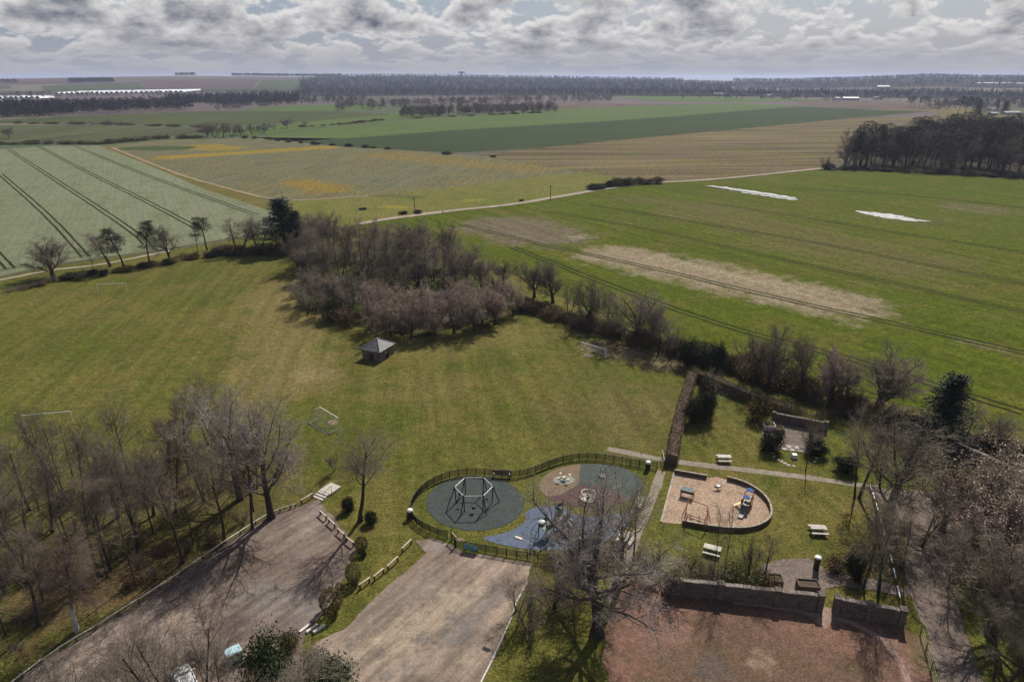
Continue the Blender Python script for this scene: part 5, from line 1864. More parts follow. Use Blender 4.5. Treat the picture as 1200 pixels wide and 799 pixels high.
# ------------------------------------------------------------------ swings
SH = 2.25
top = [at(*p, SH) for p in ((531, 571.7), (544, 580.7), (569, 579.5), (579.3, 568.7), (565.3, 560), (542.4, 560.7))]
c = sum(top, Vector())/6
c.z = 0
rad_ = sum((Vector((p.x, p.y, 0))-c).length for p in top)/6
a0 = math.atan2(top[1].y-c.y, top[1].x-c.x)
sw = empty('swing_set', c, 'six-sided black swing frame with galvanised top bars on the round green surface', 'swing set')
hexp = [Vector((rad_*math.cos(a0+k*math.pi/3), rad_*math.sin(a0+k*math.pi/3), SH)) for k in range(6)]
for k in range(6):
    p, q = hexp[k], hexp[(k+1) % 6]
    mb = MB()
    mb.tube([p, q], 0.055, 8)
    mb.build('top_bar', GALV, sw)
    out = Vector((p.x, p.y, 0)).normalized()
    for dd in (-0.1, 0.75):
        mb = MB()
        mb.tube([p, (p.x+out.x*dd, p.y+out.y*dd, 0.0)], 0.065, 7)
        mb.build('leg', BLACKM, sw)
    mb = MB()
    mb.box((p.x, p.y, SH+0.02), (0.16, 0.16, 0.16), a0+k*math.pi/3, 0.03)
    mb.build('bracket', BLACKM, sw)
    if k in (0, 2, 4, 5):
        m_ = (p+q)/2
        dr = (q-p).normalized()
        for s in (-1, 1):
            mb = MB()
            mb.tube([m_+dr*0.25*s, m_+dr*0.22*s+Vector((0, 0, -1.72))], 0.012, 5)
            mb.build('chain', GALV, sw)
        st = MB()
        ang = math.atan2(dr.y, dr.x)
        st.box((m_.x, m_.y, SH-1.75), (0.46, 0.2, 0.05), ang, 0.01)
        if k in (0, 4):
            st.box((m_.x, m_.y, SH-1.58), (0.36, 0.30, 0.30), ang, 0.05)
        st.build('swing_seat', BLACKM, sw)

# roundabout
r = empty('roundabout', at(689, 584.5), 'white ring-topped roundabout on the maroon surface', 'roundabout')
mb = MB()
mb.lathe([(0.95, 0.06), (1.02, 0.10), (1.02, 0.20), (0.95, 0.24)], 28)
mb.build('platform', CREAM, r)
mb = MB()
mb.tube([(0.84*math.cos(k*0.2618), 0.84*math.sin(k*0.2618), 0.85) for k in range(24)], 0.085, 8, closed=True)
mb.build('ring', WHITEP, r)
for k in range(8):
    mb = MB()
    an = k*math.pi/4
    mb.tube([(0.84*math.cos(an), 0.84*math.sin(an), 0.85), (0.95*math.cos(an), 0.95*math.sin(an), 0.2)], 0.035, 6)
    mb.build('upright', WHITEP, r)
mb = MB()
mb.lathe([(0.25, 0.22), (0.22, 0.5), (0.1, 0.55)], 16)
mb.build('hub', GREYP, r)

# four-seat springer
r = empty('springer', at(661, 563), 'four-seat springer with cream seats on the tan surface', 'springer')
mb = MB()
mb.tube([(0.11*math.cos(k*0.7), 0.11*math.sin(k*0.7), 0.02+k*0.012) for k in range(36)], 0.018, 5)
mb.build('spring', BLACKM, r)
mb = MB()
mb.box((0, 0, 0.50), (0.5, 0.5, 0.10), 0.4, 0.03)
mb.build('hub', YELP, r)
for k in range(4):
    an = k*math.pi/2+0.5
    mb = MB()
    mb.tube([(0, 0, 0.5), (0.85*math.cos(an), 0.85*math.sin(an), 0.55)], 0.045, 6)
    mb.build('arm', BLACKM, r)
    mb = MB()
    mb.lathe([(0.16, 0.55), (0.19, 0.60), (0.15, 0.66)], 12, (0.85*math.cos(an), 0.85*math.sin(an), 0))
    mb.build('seat', CREAM, r)
    mb = MB()
    x, y = 0.52*math.cos(an), 0.52*math.sin(an)
    mb.tube([(x, y, 0.5), (x, y, 0.95)], 0.02, 5)
    mb.tube([(x-0.18*math.sin(an), y+0.18*math.cos(an), 0.93), (x+0.18*math.sin(an), y-0.18*math.cos(an), 0.93)], 0.02, 5)
    mb.build('handle', CREAM, r)

# standing spinner with two posts
r = empty('play_spinner', at(706, 558.5), 'small dark spinner with tall posts on the teal surface', 'play equipment')
mb = MB()
mb.lathe([(0.5, 0.05), (0.55, 0.12), (0.45, 0.18)], 18)
mb.build('platform', BLACKM, r)
for k in range(3):
    an = k*2.1+0.3
    mb = MB()
    mb.tube([(0.35*math.cos(an), 0.35*math.sin(an), 0.1), (0.42*math.cos(an), 0.42*math.sin(an), 1.35)], 0.035, 6)
    mb.build('post', BLACKM, r)
    mb = MB()
    mb.lathe([(0.02, 1.33), (0.08, 1.38), (0.08, 1.44), (0.02, 1.5)], 8, (0.42*math.cos(an), 0.42*math.sin(an), 0))
    mb.build('knob', WHITEP, r)

# climbing unit on the blue surface
pa, pb = at(640, 629), at(659, 618)
d = pb-pa
r = empty('climbing_unit', pa, 'green and brown climbing unit with two towers on the blue surface', 'climbing frame', None, math.atan2(d.y, d.x))
DL = d.length
for x0, ht in ((0.0, 2.6), (DL, 3.4)):
    for sx in (-0.6, 0.6):
        for sy in (-0.6, 0.6):
            mb = MB()
            mb.tube([(x0+sx, sy, 0), (x0+sx, sy, ht)], 0.055, 7)
            mb.build('post', DARKG, r)
    mb = MB()
    mb.box((x0, 0, 1.4), (1.3, 1.3, 0.08))
    mb.build('deck', GREYP, r)
    for sy in (-0.6, 0.6):
        mb = MB()
        mb.box((x0, sy, 1.8), (1.05, 0.05, 0.72))
        mb.box((x0, sy*1.03, 1.8), (0.3, 0.05, 0.3))
        mb.build('side_panel', DARKG, r)
mb = MB()
mb.box((DL, 0.6, 2.75), (1.2, 0.05, 0.5))
mb.box((DL-0.6, 0, 2.75), (0.05, 1.15, 0.5))
mb.build('roof_panel', DARKG, r)
nb_ = 9
for k in range(nb_):
    mb = MB()
    x = 0.7+(DL-1.4)*(k+0.5)/nb_
    mb.box((x, 0, 1.30-0.22*math.sin(math.pi*(k+0.5)/nb_)), ((DL-1.4)/nb_*0.8, 1.0, 0.06))
    mb.build('bridge_plank', WOODD, r)
for s in (-0.55, 0.55):
    mb = MB()
    for z in (1.45, 1.9):
        mb.tube([(0.6+(DL-1.2)*k/8, s, z-0.18*math.sin(math.pi*k/8)) for k in range(9)], 0.025, 5)
    mb.build('handrail', GALV, r)
    mb = MB()
    mb.tube([(-0.6, s*0.7, 2.05), (-1.4, s*0.7, 2.1), (-2.0, s*0.7, 1.5), (-2.1, s*0.7, 0)], 0.035, 6)
    mb.build('arch_rail', BLACKM, r)
mb = MB()
for k in range(6):
    z = 0.25+k*0.3
    mb.tube([(-2.1+max(0, z-1.5)*0.9, -0.39, z), (-2.1+max(0, z-1.5)*0.9, 0.39, z)], 0.022, 5)
mb.build('rungs', BLACKM, r)
mb = MB()
pr = [(0, 1.42), (0.5, 1.35), (1.6, 0.6), (2.2, 0.32), (2.7, 0.30)]
for i in range(4):
    (u0, z0), (u1, z1) = pr[i], pr[i+1]
    y0, y1 = -0.65-u0, -0.65-u1
    mb.poly([(DL-0.28, y0, z0), (DL+0.28, y0, z0), (DL+0.28, y1, z1), (DL-0.28, y1, z1)])
    for sx in (-0.28, 0.28):
        mb.box((DL+sx, (y0+y1)/2, (z0+z1)/2+0.09), (0.04, math.hypot(y1-y0, z1-z0)+0.02, 0.2), 0, 0, -math.atan2(z1-z0, y0-y1))
mb.build('slide', GALV, r)
mb = MB()
mb.lathe([(0.02, 2.62), (0.36, 2.64), (0.40, 2.72), (0.25, 2.84), (0.03, 2.88)], 16, (-0.75, 0, -0.3))
mb.build('cap_panel', WHITEP, r)

# lamp post
r = empty('lamp_post', at(623, 706), 'tall grey lamp post with an arm over the blue play surface', 'lamp post')
mb = MB()
mb.lathe([(0.11, 0), (0.11, 0.9), (0.075, 0.95), (0.05, 7.0)], 12)
mb.build('column', GALV, r)
mb = MB()
mb.tube([(0, 0, 6.9), (-0.4, 0.2, 7.05), (-1.0, 0.55, 7.08)], 0.03, 7)
mb.build('arm', GALV, r)
mb = MB()
mb.box((-1.3, 0.72, 7.08), (0.75, 0.34, 0.16), math.atan2(0.55, -1.0), 0.05)
mb.build('lamp_head', CREAM, r)

# ------------------------------------------------------------------ sand pit
SAND = ground_mat_n('pit_sand', (0.42, 0.315, 0.235), (0.37, 0.27, 0.20), (0.30, 0.21, 0.155), 0.25, 0.7, 3, 9, bumpd=0.05, fine_amt=0.4)
curve = [(852, 562.5), (866, 566), (880, 572), (893, 581), (901, 591), (904, 602), (902, 610), (895, 616), (884, 620.5), (870, 622.5), (850, 622), (830, 619.5), (815, 617), (800, 614)]
sheet('sand_pit', [(790, 555), (828, 560.5), (840, 559)] + curve + [(788, 613.5), (775, 612)], Z*2.5, SAND)


COPE2 = simple('worn_concrete', (0.36, 0.31, 0.25), 0.9, 0.1, 0.3, 2)


def pit_wall(pix, label, h, t_, rounds=1, dark=True):
    pts = [at(*p) for p in pix]
    pts = smoothpoly(pts, rounds, False)
    o0 = pts[0].copy()
    r = empty('low_wall', o0, label, 'low wall', 'low walls round the sand pit')
    mb, mc = MB(), MB()
    for i in range(len(pts)-1):
        a, b_ = pts[i]-o0, pts[i+1]-o0
        d = b_-a
        m_ = (a+b_)/2
        ang = math.atan2(d.y, d.x)
        mb.box((m_.x, m_.y, h/2), (d.length+0.02, t_, h), ang)
        mc.box((m_.x, m_.y, h+0.02), (d.length+0.03, t_+0.015, 0.04), ang)
    mb.build('wall', WOODD if dark else COPE, r)
    mc.build('coping', COPE2, r)


pit_wall([(790, 555), (775, 612)], 'straight pale low kerb on the left side of the sand pit', 0.12, 0.26, 0, False)
pit_wall([(790.5, 554.5), (828, 561)], 'short low wall along the top left of the sand pit', 0.55, 0.22, 0)
pit_wall(curve, 'long curved low wall round the right end of the sand pit', 0.55, 0.22, 1)
mb = MB()

# play house in the sand
r = empty('play_house', at(805, 582), 'grey-green play house panel with dark red ends in the sand pit', 'play house', None, R(-26))
for x in (-0.75, 0.75):
    mb = MB()
    mb.box((x, 0, 0.6), (0.06, 0.75, 1.2))
    mb.build('end_panel', REDP if x > 0 else GREYP, r)
mb = MB()
mb.box((0, 0.1, 0.75), (1.5, 0.06, 0.75))
mb.build('front_panel', GREYP, r)
mb = MB()
mb.box((0, -0.1, 1.12), (1.5, 0.55, 0.05), 0, 0, 0.5)
mb.build('roof_panel', simple('pale_green_plastic', (0.36, 0.42, 0.38), 0.5, 0.4), r)
mb = MB()
mb.tube([(-0.6, 0.4, 0), (-0.55, 0.45, 1.3), (-0.2, 0.6, 1.45), (0.35, 0.6, 1.4), (0.5, 0.45, 0)], 0.03, 6)
mb.build('hoop', YELP, r)

# six-sided rope frame in the sand
pts = [at(*p, 1.25) for p in ((807, 585), (829, 592.5), (831, 603.5), (826, 613), (805.5, 605), (803, 596))]
base = sum(pts, Vector())/6
base.z = 0
r = empty('rope_frame', base, 'low rust-red six-sided climbing frame in the sand pit', 'climbing frame')
pts = [p-base for p in pts]
for k in range(6):
    p, q = pts[k], pts[(k+1) % 6]
    mb = MB()
    mb.tube([p, q], 0.045, 6)
    mb.build('top_bar', ROPE, r)
    mb = MB()
    o_ = Vector((p.x, p.y, 0)).normalized()
    mb.tube([p, (p.x+o_.x*0.3, p.y+o_.y*0.3, 0)], 0.045, 6)
    mb.build('leg', ROPE, r)
    if k in (1, 4):
        mb = MB()
        for z in (0.3, 0.6, 0.9):
            mb.tube([(p.x, p.y, z), (q.x, q.y, z)], 0.015, 4)
        for u in (0.2, 0.4, 0.6, 0.8):
            w_ = p.lerp(q, u)
            mb.tube([w_, (w_.x, w_.y, 0.1)], 0.015, 4)
        mb.build('net', ROPE, r)
for dx, dy in ((-0.5, 0.4), (0.35, 0.1), (-0.6, -0.3), (0.3, -0.7)):
    mb = MB()
    mb.tube([(dx, dy, 0.0), (dx, dy, 0.32)], 0.03, 5)
    mb.box((dx, dy, 0.34), (0.36, 0.16, 0.05), 0.3, 0.01)
    mb.build('step_seat', WOODD, r)

# springer in the sand
r = empty('springer', at(841, 573.5), 'small white-seated springer near the gap in the sand pit wall', 'springer')
mb = MB()
mb.tube([(0.1*math.cos(k*0.7), 0.1*math.sin(k*0.7), 0.02+k*0.012) for k in range(30)], 0.018, 5)
mb.build('spring', BLACKM, r)
mb = MB()
mb.box((0, 0, 0.45), (1.0, 0.22, 0.14), 0.2, 0.04)
mb.build('body', WOODD, r)
mb = MB()
mb.box((0.08, 0.0, 0.56), (0.5, 0.36, 0.07), 0.2, 0.02)
mb.build('seat', WHITEP, r)
mb = MB()
mb.tube([(0.36, -0.2, 0.78), (0.38, 0.3, 0.78)], 0.025, 5)
mb.tube([(0.36, 0.06, 0.5), (0.37, 0.06, 0.78)], 0.025, 5)
mb.build('handle', BLACKM, r)

# blue and red climbing frame with a grey slide
r = empty('toddler_climber', at(873, 596), 'red and blue toddler climbing frame with a grey slide in the sand pit', 'climbing frame', None, R(58))
for x0, hh_, cl in ((0.0, 1.5, BLUEP), (1.35, 1.75, BLUEP)):
    for sx in (-0.45, 0.45):
        for sy in (-0.45, 0.45):
            mb = MB()
            mb.tube([(x0+sx, sy, 0), (x0+sx, sy, hh_)], 0.04, 6)
            mb.build('post', REDP, r)
    mb = MB()
    mb.box((x0, 0, 0.75), (0.95, 0.95, 0.06))
    mb.build('deck', GREYP, r)
    mb = MB()
    mb.box((x0, 0.19, hh_+0.10), (0.8, 0.44, 0.05), 0, 0, -0.45)
    mb.box((x0, -0.19, hh_+0.105), (0.8, 0.44, 0.05), 0, 0, 0.45)
    mb.build('roof', cl, r)
for (x, y, sx, sy) in ((0.0, 0.47, 0.8, 0.04), (1.35, -0.47, 0.8, 0.04), (0.68, 0.47, 0.5, 0.04), (0.68, -0.47, 0.5, 0.04)):
    mb = MB()
    mb.box((x, y, 1.05), (sx, sy, 0.5))
    mb.build('side_panel', REDP, r)
mb = MB()
mb.box((0.68, 0, 0.72), (0.5, 0.8, 0.05))
mb.build('bridge', YELP, r)
mb = MB()
pr = [(0, 0.80), (0.35, 0.78), (1.35, 0.28), (1.9, 0.22)]
for i in range(3):
    (u0, z0), (u1, z1) = pr[i], pr[i+1]
    mb.poly([(-0.45-u0, -0.27, z0), (-0.45-u0, 0.27, z0), (-0.45-u1, 0.27, z1), (-0.45-u1, -0.27, z1)])
    for sy in (-0.28, 0.28):
        mb.box((-0.45-(u0+u1)/2, sy, (z0+z1)/2+0.06), (math.hypot(u1-u0, z1-z0)+0.02, 0.04, 0.16), 0, 0, 0, -math.atan2(z1-z0, -(u1-u0))+math.pi)
mb.build('slide', GREYP, r)
mb = MB()
for k in range(4):
    mb.box((0.0, 0.62+0.2*k, 0.62-0.17*k), (0.55, 0.2, 0.05))
mb.build('steps', YELP, r)


# ------------------------------------------------------------------ clipped hedge and walls
def clipped_hedge(pix, wd, h, label, seed):
    rng = np.random.default_rng(seed)
    pts = [at(*p) for p in pix]
    o0 = pts[0].copy()
    r = empty('clipped_hedge', o0, label, 'hedge', 'clipped beech hedges of the garden')
    core = MB()
    s_ = Soup()
    for i in range(len(pts)-1):
        a, b_ = pts[i]-o0, pts[i+1]-o0
        d = b_-a
        L = d.length
        m_ = (a+b_)/2
        ang = math.atan2(d.y, d.x)
        core.box((m_.x, m_.y, h/2-0.05), (L, wd-0.25, h-0.2), ang)
        n_ = int(L*420)
        u = rng.uniform(-0.02, 1.02, n_)
        face = rng.choice(3, n_, p=[0.42, 0.29, 0.29])
        x = u*L
        y = np.where(face == 0, rng.uniform(-wd/2, wd/2, n_), np.where(face == 1, wd/2, -wd/2)) + rng.normal(0, 0.07, n_)
        z = np.where(face == 0, h, rng.uniform(0.03, h, n_)) + rng.normal(0, 0.07, n_)
        bumpy = np.array([mnoise.noise(Vector((xx*0.6, seed, 0))) for xx in x])*0.12
        z = z*(1+bumpy/h)
        ca, sa = math.cos(ang), math.sin(ang)
        C = np.stack([a.x+x*ca-y*sa, a.y+x*sa+y*ca, z], 1)
        s_.add(quads(C, 0.16, rng, 0.65))
    core.build('stems', WOODD, r)
    o = link('foliage', s_.mesh('foliage', HEDGEM), r)
    return r


clipped_hedge([(811, 445), (803, 470), (797, 492), (791, 518), (787, 545)], 1.5, 1.7, 'long brown clipped hedge between the sports field and the garden', 3)
clipped_hedge([(813, 443), (835, 452), (862, 463), (897, 478), (925, 487)], 1.4, 1.7, 'brown clipped hedge along the far side of the garden below the bare trees', 4)


def stone_wall(pa, pb, h, t_, label, piers=(), cat='stone wall', cope=COPE, mat=None, group=None):
    a, b_ = at(*pa), at(*pb)
    d = b_-a
    L = d.length
    r = empty('stone_wall', a, label, cat, group, math.atan2(d.y, d.x))
    mb = MB()
    n_ = max(2, int(L/0.8))
    for k in range(n_):                        # courses wander a little
        hh_ = h*(1+0.02*math.sin(k*1.7))
        mb.box((L*(k+0.5)/n_, 0, hh_/2-0.1), (L/n_, t_+0.02*math.sin(k*2.3), hh_+0.2))
    mb.build('masonry', mat or RUBBLE, r)
    for k in range(n_):
        mc = MB()
        hh_ = h*(1+0.02*math.sin(k*1.7))
        mc.box((L*(k+0.5)/n_, 0, hh_+0.05), (L/n_-0.02, t_+0.10, 0.10), 0.01*math.sin(k*3.1), 0.02)
        mc.build('coping_stone', cope, r)
    for u in piers:
        mp_ = MB()
        mp_.box((u*L, 0, h/2+0.02), (0.55, t_+0.26, h+0.24), 0, 0)
        mp_.box((u*L, 0, h+0.2), (0.65, t_+0.36, 0.12), 0, 0.03)
        mp_.build('pier', mat or RUBBLE, r)
    return r


stone_wall((778, 694), (962, 715), 1.75, 0.42, 'longer rubble brick wall between the lawn and the red earth', (0.36, 0.72, 0.985))
stone_wall((976, 718), (1057, 733), 1.75, 0.42, 'shorter rubble brick wall between the gap and the lane', (0.03, 0.5, 0.97))
stone_wall((905, 493), (968, 505), 1.3, 0.4, 'dark stone wall at the back of the garden patio', (0.02, 0.98))
stone_wall((1112, 530), (1200, 572), 1.9, 0.45, 'old stone wall right of the tall dark fir')
stone_wall((1040, 498), (1112, 530), 1.8, 0.45, 'old stone wall hidden behind the dense dark round tree')
stone_wall((1165, 632), (1260, 640), 0.8, 0.4, 'low wall behind the brown twiggy tree at the right edge')

# trellis above the patio wall
a, b_ = at(908, 492), at(966, 503.5)
d = b_-a
r = empty('trellis', a, 'dark timber trellis standing behind the patio wall', 'trellis', None, math.atan2(d.y, d.x))
L = d.length
for k in range(6):
    mb = MB()
    mb.box((L*k/5, 0.4, 1.35), (0.09, 0.09, 2.7))
    mb.build('post', WOODD, r)
for z in (1.75, 2.1, 2.45):
    mb = MB()
    mb.box((L/2, 0.4, z), (L, 0.04, 0.06))
    mb.build('rail', WOODD, r)

# garden patio
PAV = ground_mat_n('patio_slabs', (0.185, 0.150, 0.128), (0.155, 0.128, 0.112), (0.22, 0.185, 0.155), 0.4, 1.2, 4, 12, bumpd=0.01, fine_amt=0.3)
sheet('patio_paving', [(893, 496), (905, 494), (966, 506), (952, 533), (915, 527), (893, 525)], Z*2.4, PAV)
sheet('patio_paving', [(919, 521), (944, 523.5), (942, 530), (917, 527)], Z*2.8, ground_mat_n('pale_slabs', (0.36, 0.30, 0.23), (0.30, 0.25, 0.2), None, 0.5, 1.5, 4, 12, fine_amt=0.3))
rb = random.Random(4)
for k in range(5):
    for j in range(2):
        p = at(920+k*4.6-j*0.8, 523.2+k*0.55+j*3.2, 0)
        mb = MB()
        mb.box((0, 0, Z*2.8+0.02), (0.52, 0.62, 0.05), 0.05*rb.uniform(-1, 1), 0.008)
        o = mb.build('paving_slab', CONC if (k+j) % 2 else COPE, None, p)
        tag(o, None, None, None, 'structure')


def planter(px, py, sx, sy, h, rz, label, mat, plants=0):
    r = empty('raised_planter', at(px, py), label, 'planter', None, rz)
    for (x, y, w_, d_) in ((0, sy/2, sx, 0.12), (0, -sy/2, sx, 0.12), (sx/2, 0, 0.12, sy-0.122), (-sx/2, 0, 0.12, sy-0.122)):
        mb = MB()
        mb.box((x, y, h/2), (w_, d_, h), 0, 0.01)
        mb.build('side', mat, r)
    mb = MB()
    mb.box((0, 0, h*0.42), (sx-0.13, sy-0.13, h*0.8))
    mb.build('soil', SOILM, r)
    if plants:
        rng = np.random.default_rng(int(px))
        s_ = Soup()
        C = rng.uniform(-1, 1, (plants, 3))*np.array([sx*0.42, sy*0.42, 0.16])+np.array([0, 0, h+0.1])
        s_.add(quads(C, 0.13, rng, 0.5))
        o = link('spring_flowers', s_.mesh('spring_flowers', SPRING), r)
        tag(o, None, None, None, 'stuff')


planter(901, 502, 1.5, 1.5, 0.75, R(-8), 'raised planter with yellow-green plants at the left corner of the garden patio', WOODP, 260)
planter(912, 505, 1.4, 1.3, 0.6, R(-8), 'lower raised planter next to the one at the corner of the garden patio', WOODD, 160)
planter(905, 683, 1.75, 1.1, 0.75, R(-6), 'mossy stone planter behind the longer brick wall', RUBBLE, 120)
planter(946, 690, 2.0, 1.15, 0.8, R(-6), 'dark timber planter at the opening behind the longer brick wall', WOODD, 0)
mb = MB()
mb.box((0, 0, 0.3), (0.65, 0.6, 0.6), 0.1, 0.04)
o = mb.build('white_box', WHITEP, None, at(930.5, 536.5))
tag(o, 'small white square block on the lawn in front of the garden patio', 'block')
for k, (px, py) in enumerate([(905, 531), (907, 535), (912, 539), (916, 541), (920, 543), (924, 545), (930, 546), (955, 541), (957, 537)]):
    mb = MB()
    mb.lathe([(0.24, 0), (0.26, 0.05), (0.2, 0.08)], 9)
    o = mb.build('stepping_stone', CONC, None, at(px, py))
    o.rotation_euler = (0, 0, k)
    o.scale = (1, 0.7+0.05*k % 0.3, 1)
    tag(o, 'pale edging stone in the curved row on the lawn before the garden patio', 'stone', 'pale stones curving across the lawn')

# white-topped rail between lawn and lane
rail_pts = [(1018, 571), (1021.5, 580), (1025, 592), (1029, 606), (1033.5, 622), (1038, 638), (1042, 653), (1045.5, 668), (1050, 688), (1055, 712)]
W = [at(*p) for p in rail_pts]
r = empty('low_rail', W[0], 'line of white-topped rails running between the lawn and the lane', 'rail')
for i in range(len(W)-1):
    a, b_ = W[i]-W[0], W[i+1]-W[0]
    d = b_-a
    ang = math.atan2(d.y, d.x)
    m_ = a+d*0.43
    mb = MB()
    mb.box((m_.x, m_.y, 0.55), (d.length*0.6, 0.12, 0.06), ang, 0.01)
    mb.build('rail', WHITEP if i != 3 else WOODP, r)
    for u in (0.16, 0.70):
        q = a+d*u
        mb = MB()
        mb.box((q.x, q.y, 0.22), (0.1, 0.1, 0.58), ang)
        mb.build('post', WOODD, r)


# timber knee rails round the car parks
def knee_rail(pa, pb, label, posts=2, group='short timber knee rails round the car parks', h=0.62):
    a, b_ = at(*pa), at(*pb)
    d = b_-a
    L = d.length
    r = empty('knee_rail', a, label, 'knee rail', group, math.atan2(d.y, d.x))
    mb = MB()
    mb.box((L/2, 0, h), (L, 0.17, 0.11), 0, 0.02)
    mb.build('rail', WOODL, r)
    for k in range(posts):
        mb = MB()
        mb.box((0.12+(L-0.24)*k/(posts-1), 0, h/2-0.06), (0.14, 0.14, h), 0, 0)
        mb.build('post', WOODD, r)


for pa, pb, lb in (((375, 603), (383, 610), 'knee rail nearest the concrete steps at the top of the left car park'), ((385, 612), (393, 619.5), 'second knee rail from the concrete steps at the left car park'),
                   ((396, 624), (404, 631), 'third knee rail from the concrete steps at the left car park'), ((406, 634), (415, 641), 'knee rail across the shadow of the lone bare tree'),
                   ((353, 591), (367, 583), 'knee rail between the left wood and the concrete steps'), ((421, 691), (434, 682), 'lowest knee rail in the row above the pale gravel'),
                   ((438, 681), (450.5, 671), 'second lowest knee rail in the row above the pale gravel'), ((454, 669), (467, 657), 'second highest knee rail in the row above the pale gravel'),
                   ((471, 648), (482.5, 637), 'highest knee rail in the row above the pale gravel, nearest the fence')):
    knee_rail(pa, pb, lb)
EDGE = [(347, 594.5), (322, 601.5), (292, 619.5), (250, 647.5), (200, 682.5), (150, 714.5), (100, 745.5), (60, 769.5), (15, 804), (-30, 842)]
W = smoothpoly([at(*p) for p in EDGE], 1, False)
W = refine(W, 2.4, 0.0, 0, False)
r = empty('knee_rail', W[0], 'long low timber rail along the edge of the left wood', 'knee rail')
rj = random.Random(6)
for i in range(len(W)-1):
    a, b_ = W[i]-W[0], W[i+1]-W[0]
    d = b_-a
    if d.length < 0.2:
        continue
    ang = math.atan2(d.y, d.x)
    m_ = (a+b_)/2
    mb = MB()
    mb.tube([a+Vector((0, 0, 0.5+rj.uniform(-.04, .04))), b_+Vector((0, 0, 0.5+rj.uniform(-.04, .04)))], 0.065, 6)
    mb.build('rail', WOODP, r)
    mb = MB()
    mb.box((a.x, a.y, 0.24), (0.13, 0.13, 0.56), ang)
    mb.build('post', WOODD, r)
# timber kerb beside the pale gravel
W = refine([at(*p) for p in [(619, 682), (606, 708), (592, 740), (577, 774), (563, 802), (530, 860)]], 1.8, 0.12, 8, False)
r = empty('timber_kerb', W[0], 'pale timber kerb along the right edge of the pale gravel', 'kerb')
for i in range(len(W)-1):
    a, b_ = W[i]-W[0], W[i+1]-W[0]
    d = b_-a
    m_ = (a+b_)/2
    mb = MB()
    mb.box((m_.x, m_.y, 0.08), (d.length*0.97, 0.14, 0.26), math.atan2(d.y, d.x), 0.02)
    mb.build('sleeper', WOODP, r)

# concrete steps at the top of the left car park
a, b_ = at(372, 584.5), at(392, 571)
d = b_-a
r = empty('steps', a, 'pale concrete landing and steps with a handrail at the top of the left car park', 'steps', None, math.atan2(d.y, d.x))
mb = MB()
mb.box((2.2, 0, 0.10), (2.0, 1.8, 0.42), 0, 0.02)
mb.build('landing', CONC, r)
for k in range(3):
    mb = MB()
    mb.box((0.15+0.42*k, 0, 0.03+0.07*k), (0.36, 1.7, 0.14+0.06*k), 0, 0.02)
    mb.build('step', CONC, r)
for s in (-0.95, 0.95):
    mb = MB()
    mb.tube([(0.1, s, 0), (0.1, s, 1.0), (1.5, s, 1.3), (1.5, s, 0)], 0.03, 6)
    mb.build('handrail', BLACKM, r)
a, b_ = at(353, 741), at(376, 737)
r = empty('steps', a, 'three pale timber steps between the two gravel areas by the largest clipped bush', 'steps', None, 0)
for k in range(3):
    p, q = at(351+k*8.2, 741.5+k*0.6)-a, at(364+k*8.2, 731.5+k*1.2)-a
    d = q-p
    m_ = (p+q)/2
    mb = MB()
    mb.box((m_.x, m_.y, 0.08+0.05*k), (d.length, 0.26, 0.24), math.atan2(d.y, d.x), 0.02)
    mb.build('step', simple('pale_step', (0.66, 0.60, 0.52), 0.85, 0.15, 0.15, 4), r)

# wire fence at the lower right
W = [at(*p) for p in [(1078, 745), (1084, 765), (1090, 788), (1098, 815)]]
r = empty('wire_fence', W[0], 'thin post and wire fence between the red earth and the lane', 'fence')
for i, p in enumerate(W):
    mb = MB()
    q = p-W[0]
    mb.tube([(q.x, q.y, 0), (q.x, q.y, 1.2)], 0.05, 6)
    mb.build('post', WOODD, r)
    if i:
        q0 = W[i-1]-W[0]
        mb = MB()
        for z in (0.4, 0.75, 1.1):
            mb.tube([(q0.x, q0.y, z), (q.x, q.y, z)], 0.012, 4)
        mb.build('wire', GALV, r)


# ------------------------------------------------------------------ stone shelter
A0, B0, C0 = at(445.6, 424.5), at(424.6, 421), at(462, 414.3)      # near corner, left corner, right corner
ux_, vy_ = (B0-A0), (C0-A0)
lu, lv = ux_.length, vy_.length
ang = math.atan2(vy_.y, vy_.x)
r = empty('stone_shelter', A0, 'small square stone shelter with a pyramid slate roof and arched openings', 'shelter', None, ang)
# local: x along the right-hand wall, y along the left-hand wall (made square to it)
WH = 2.0


def arch_wall(L, h, th, doors):
    """outline in (u, z) with arched openings cut from the ground"""
    out = [(0, 0)]
    for c_, w_, hs in doors:
        out.append((c_-w_/2, 0))
        for k in range(9):
            a = math.pi - math.pi*k/8
            out.append((c_+w_/2*math.cos(a), hs+w_/2*math.sin(a)))
        out.append((c_+w_/2, 0))
    out += [(L, 0), (L, h), (0, h)]
    return out


def prism(mb, outline, fn, th):
    f0 = [fn(u, z, 0) for u, z in outline]
    f1 = [fn(u, z, th) for u, z in outline]
    mb.poly(f0)
    mb.poly(list(reversed(f1)))
    n = len(outline)
    for i in range(n):
        j = (i+1) % n
        mb.poly([f0[j], f0[i], f1[i], f1[j]])


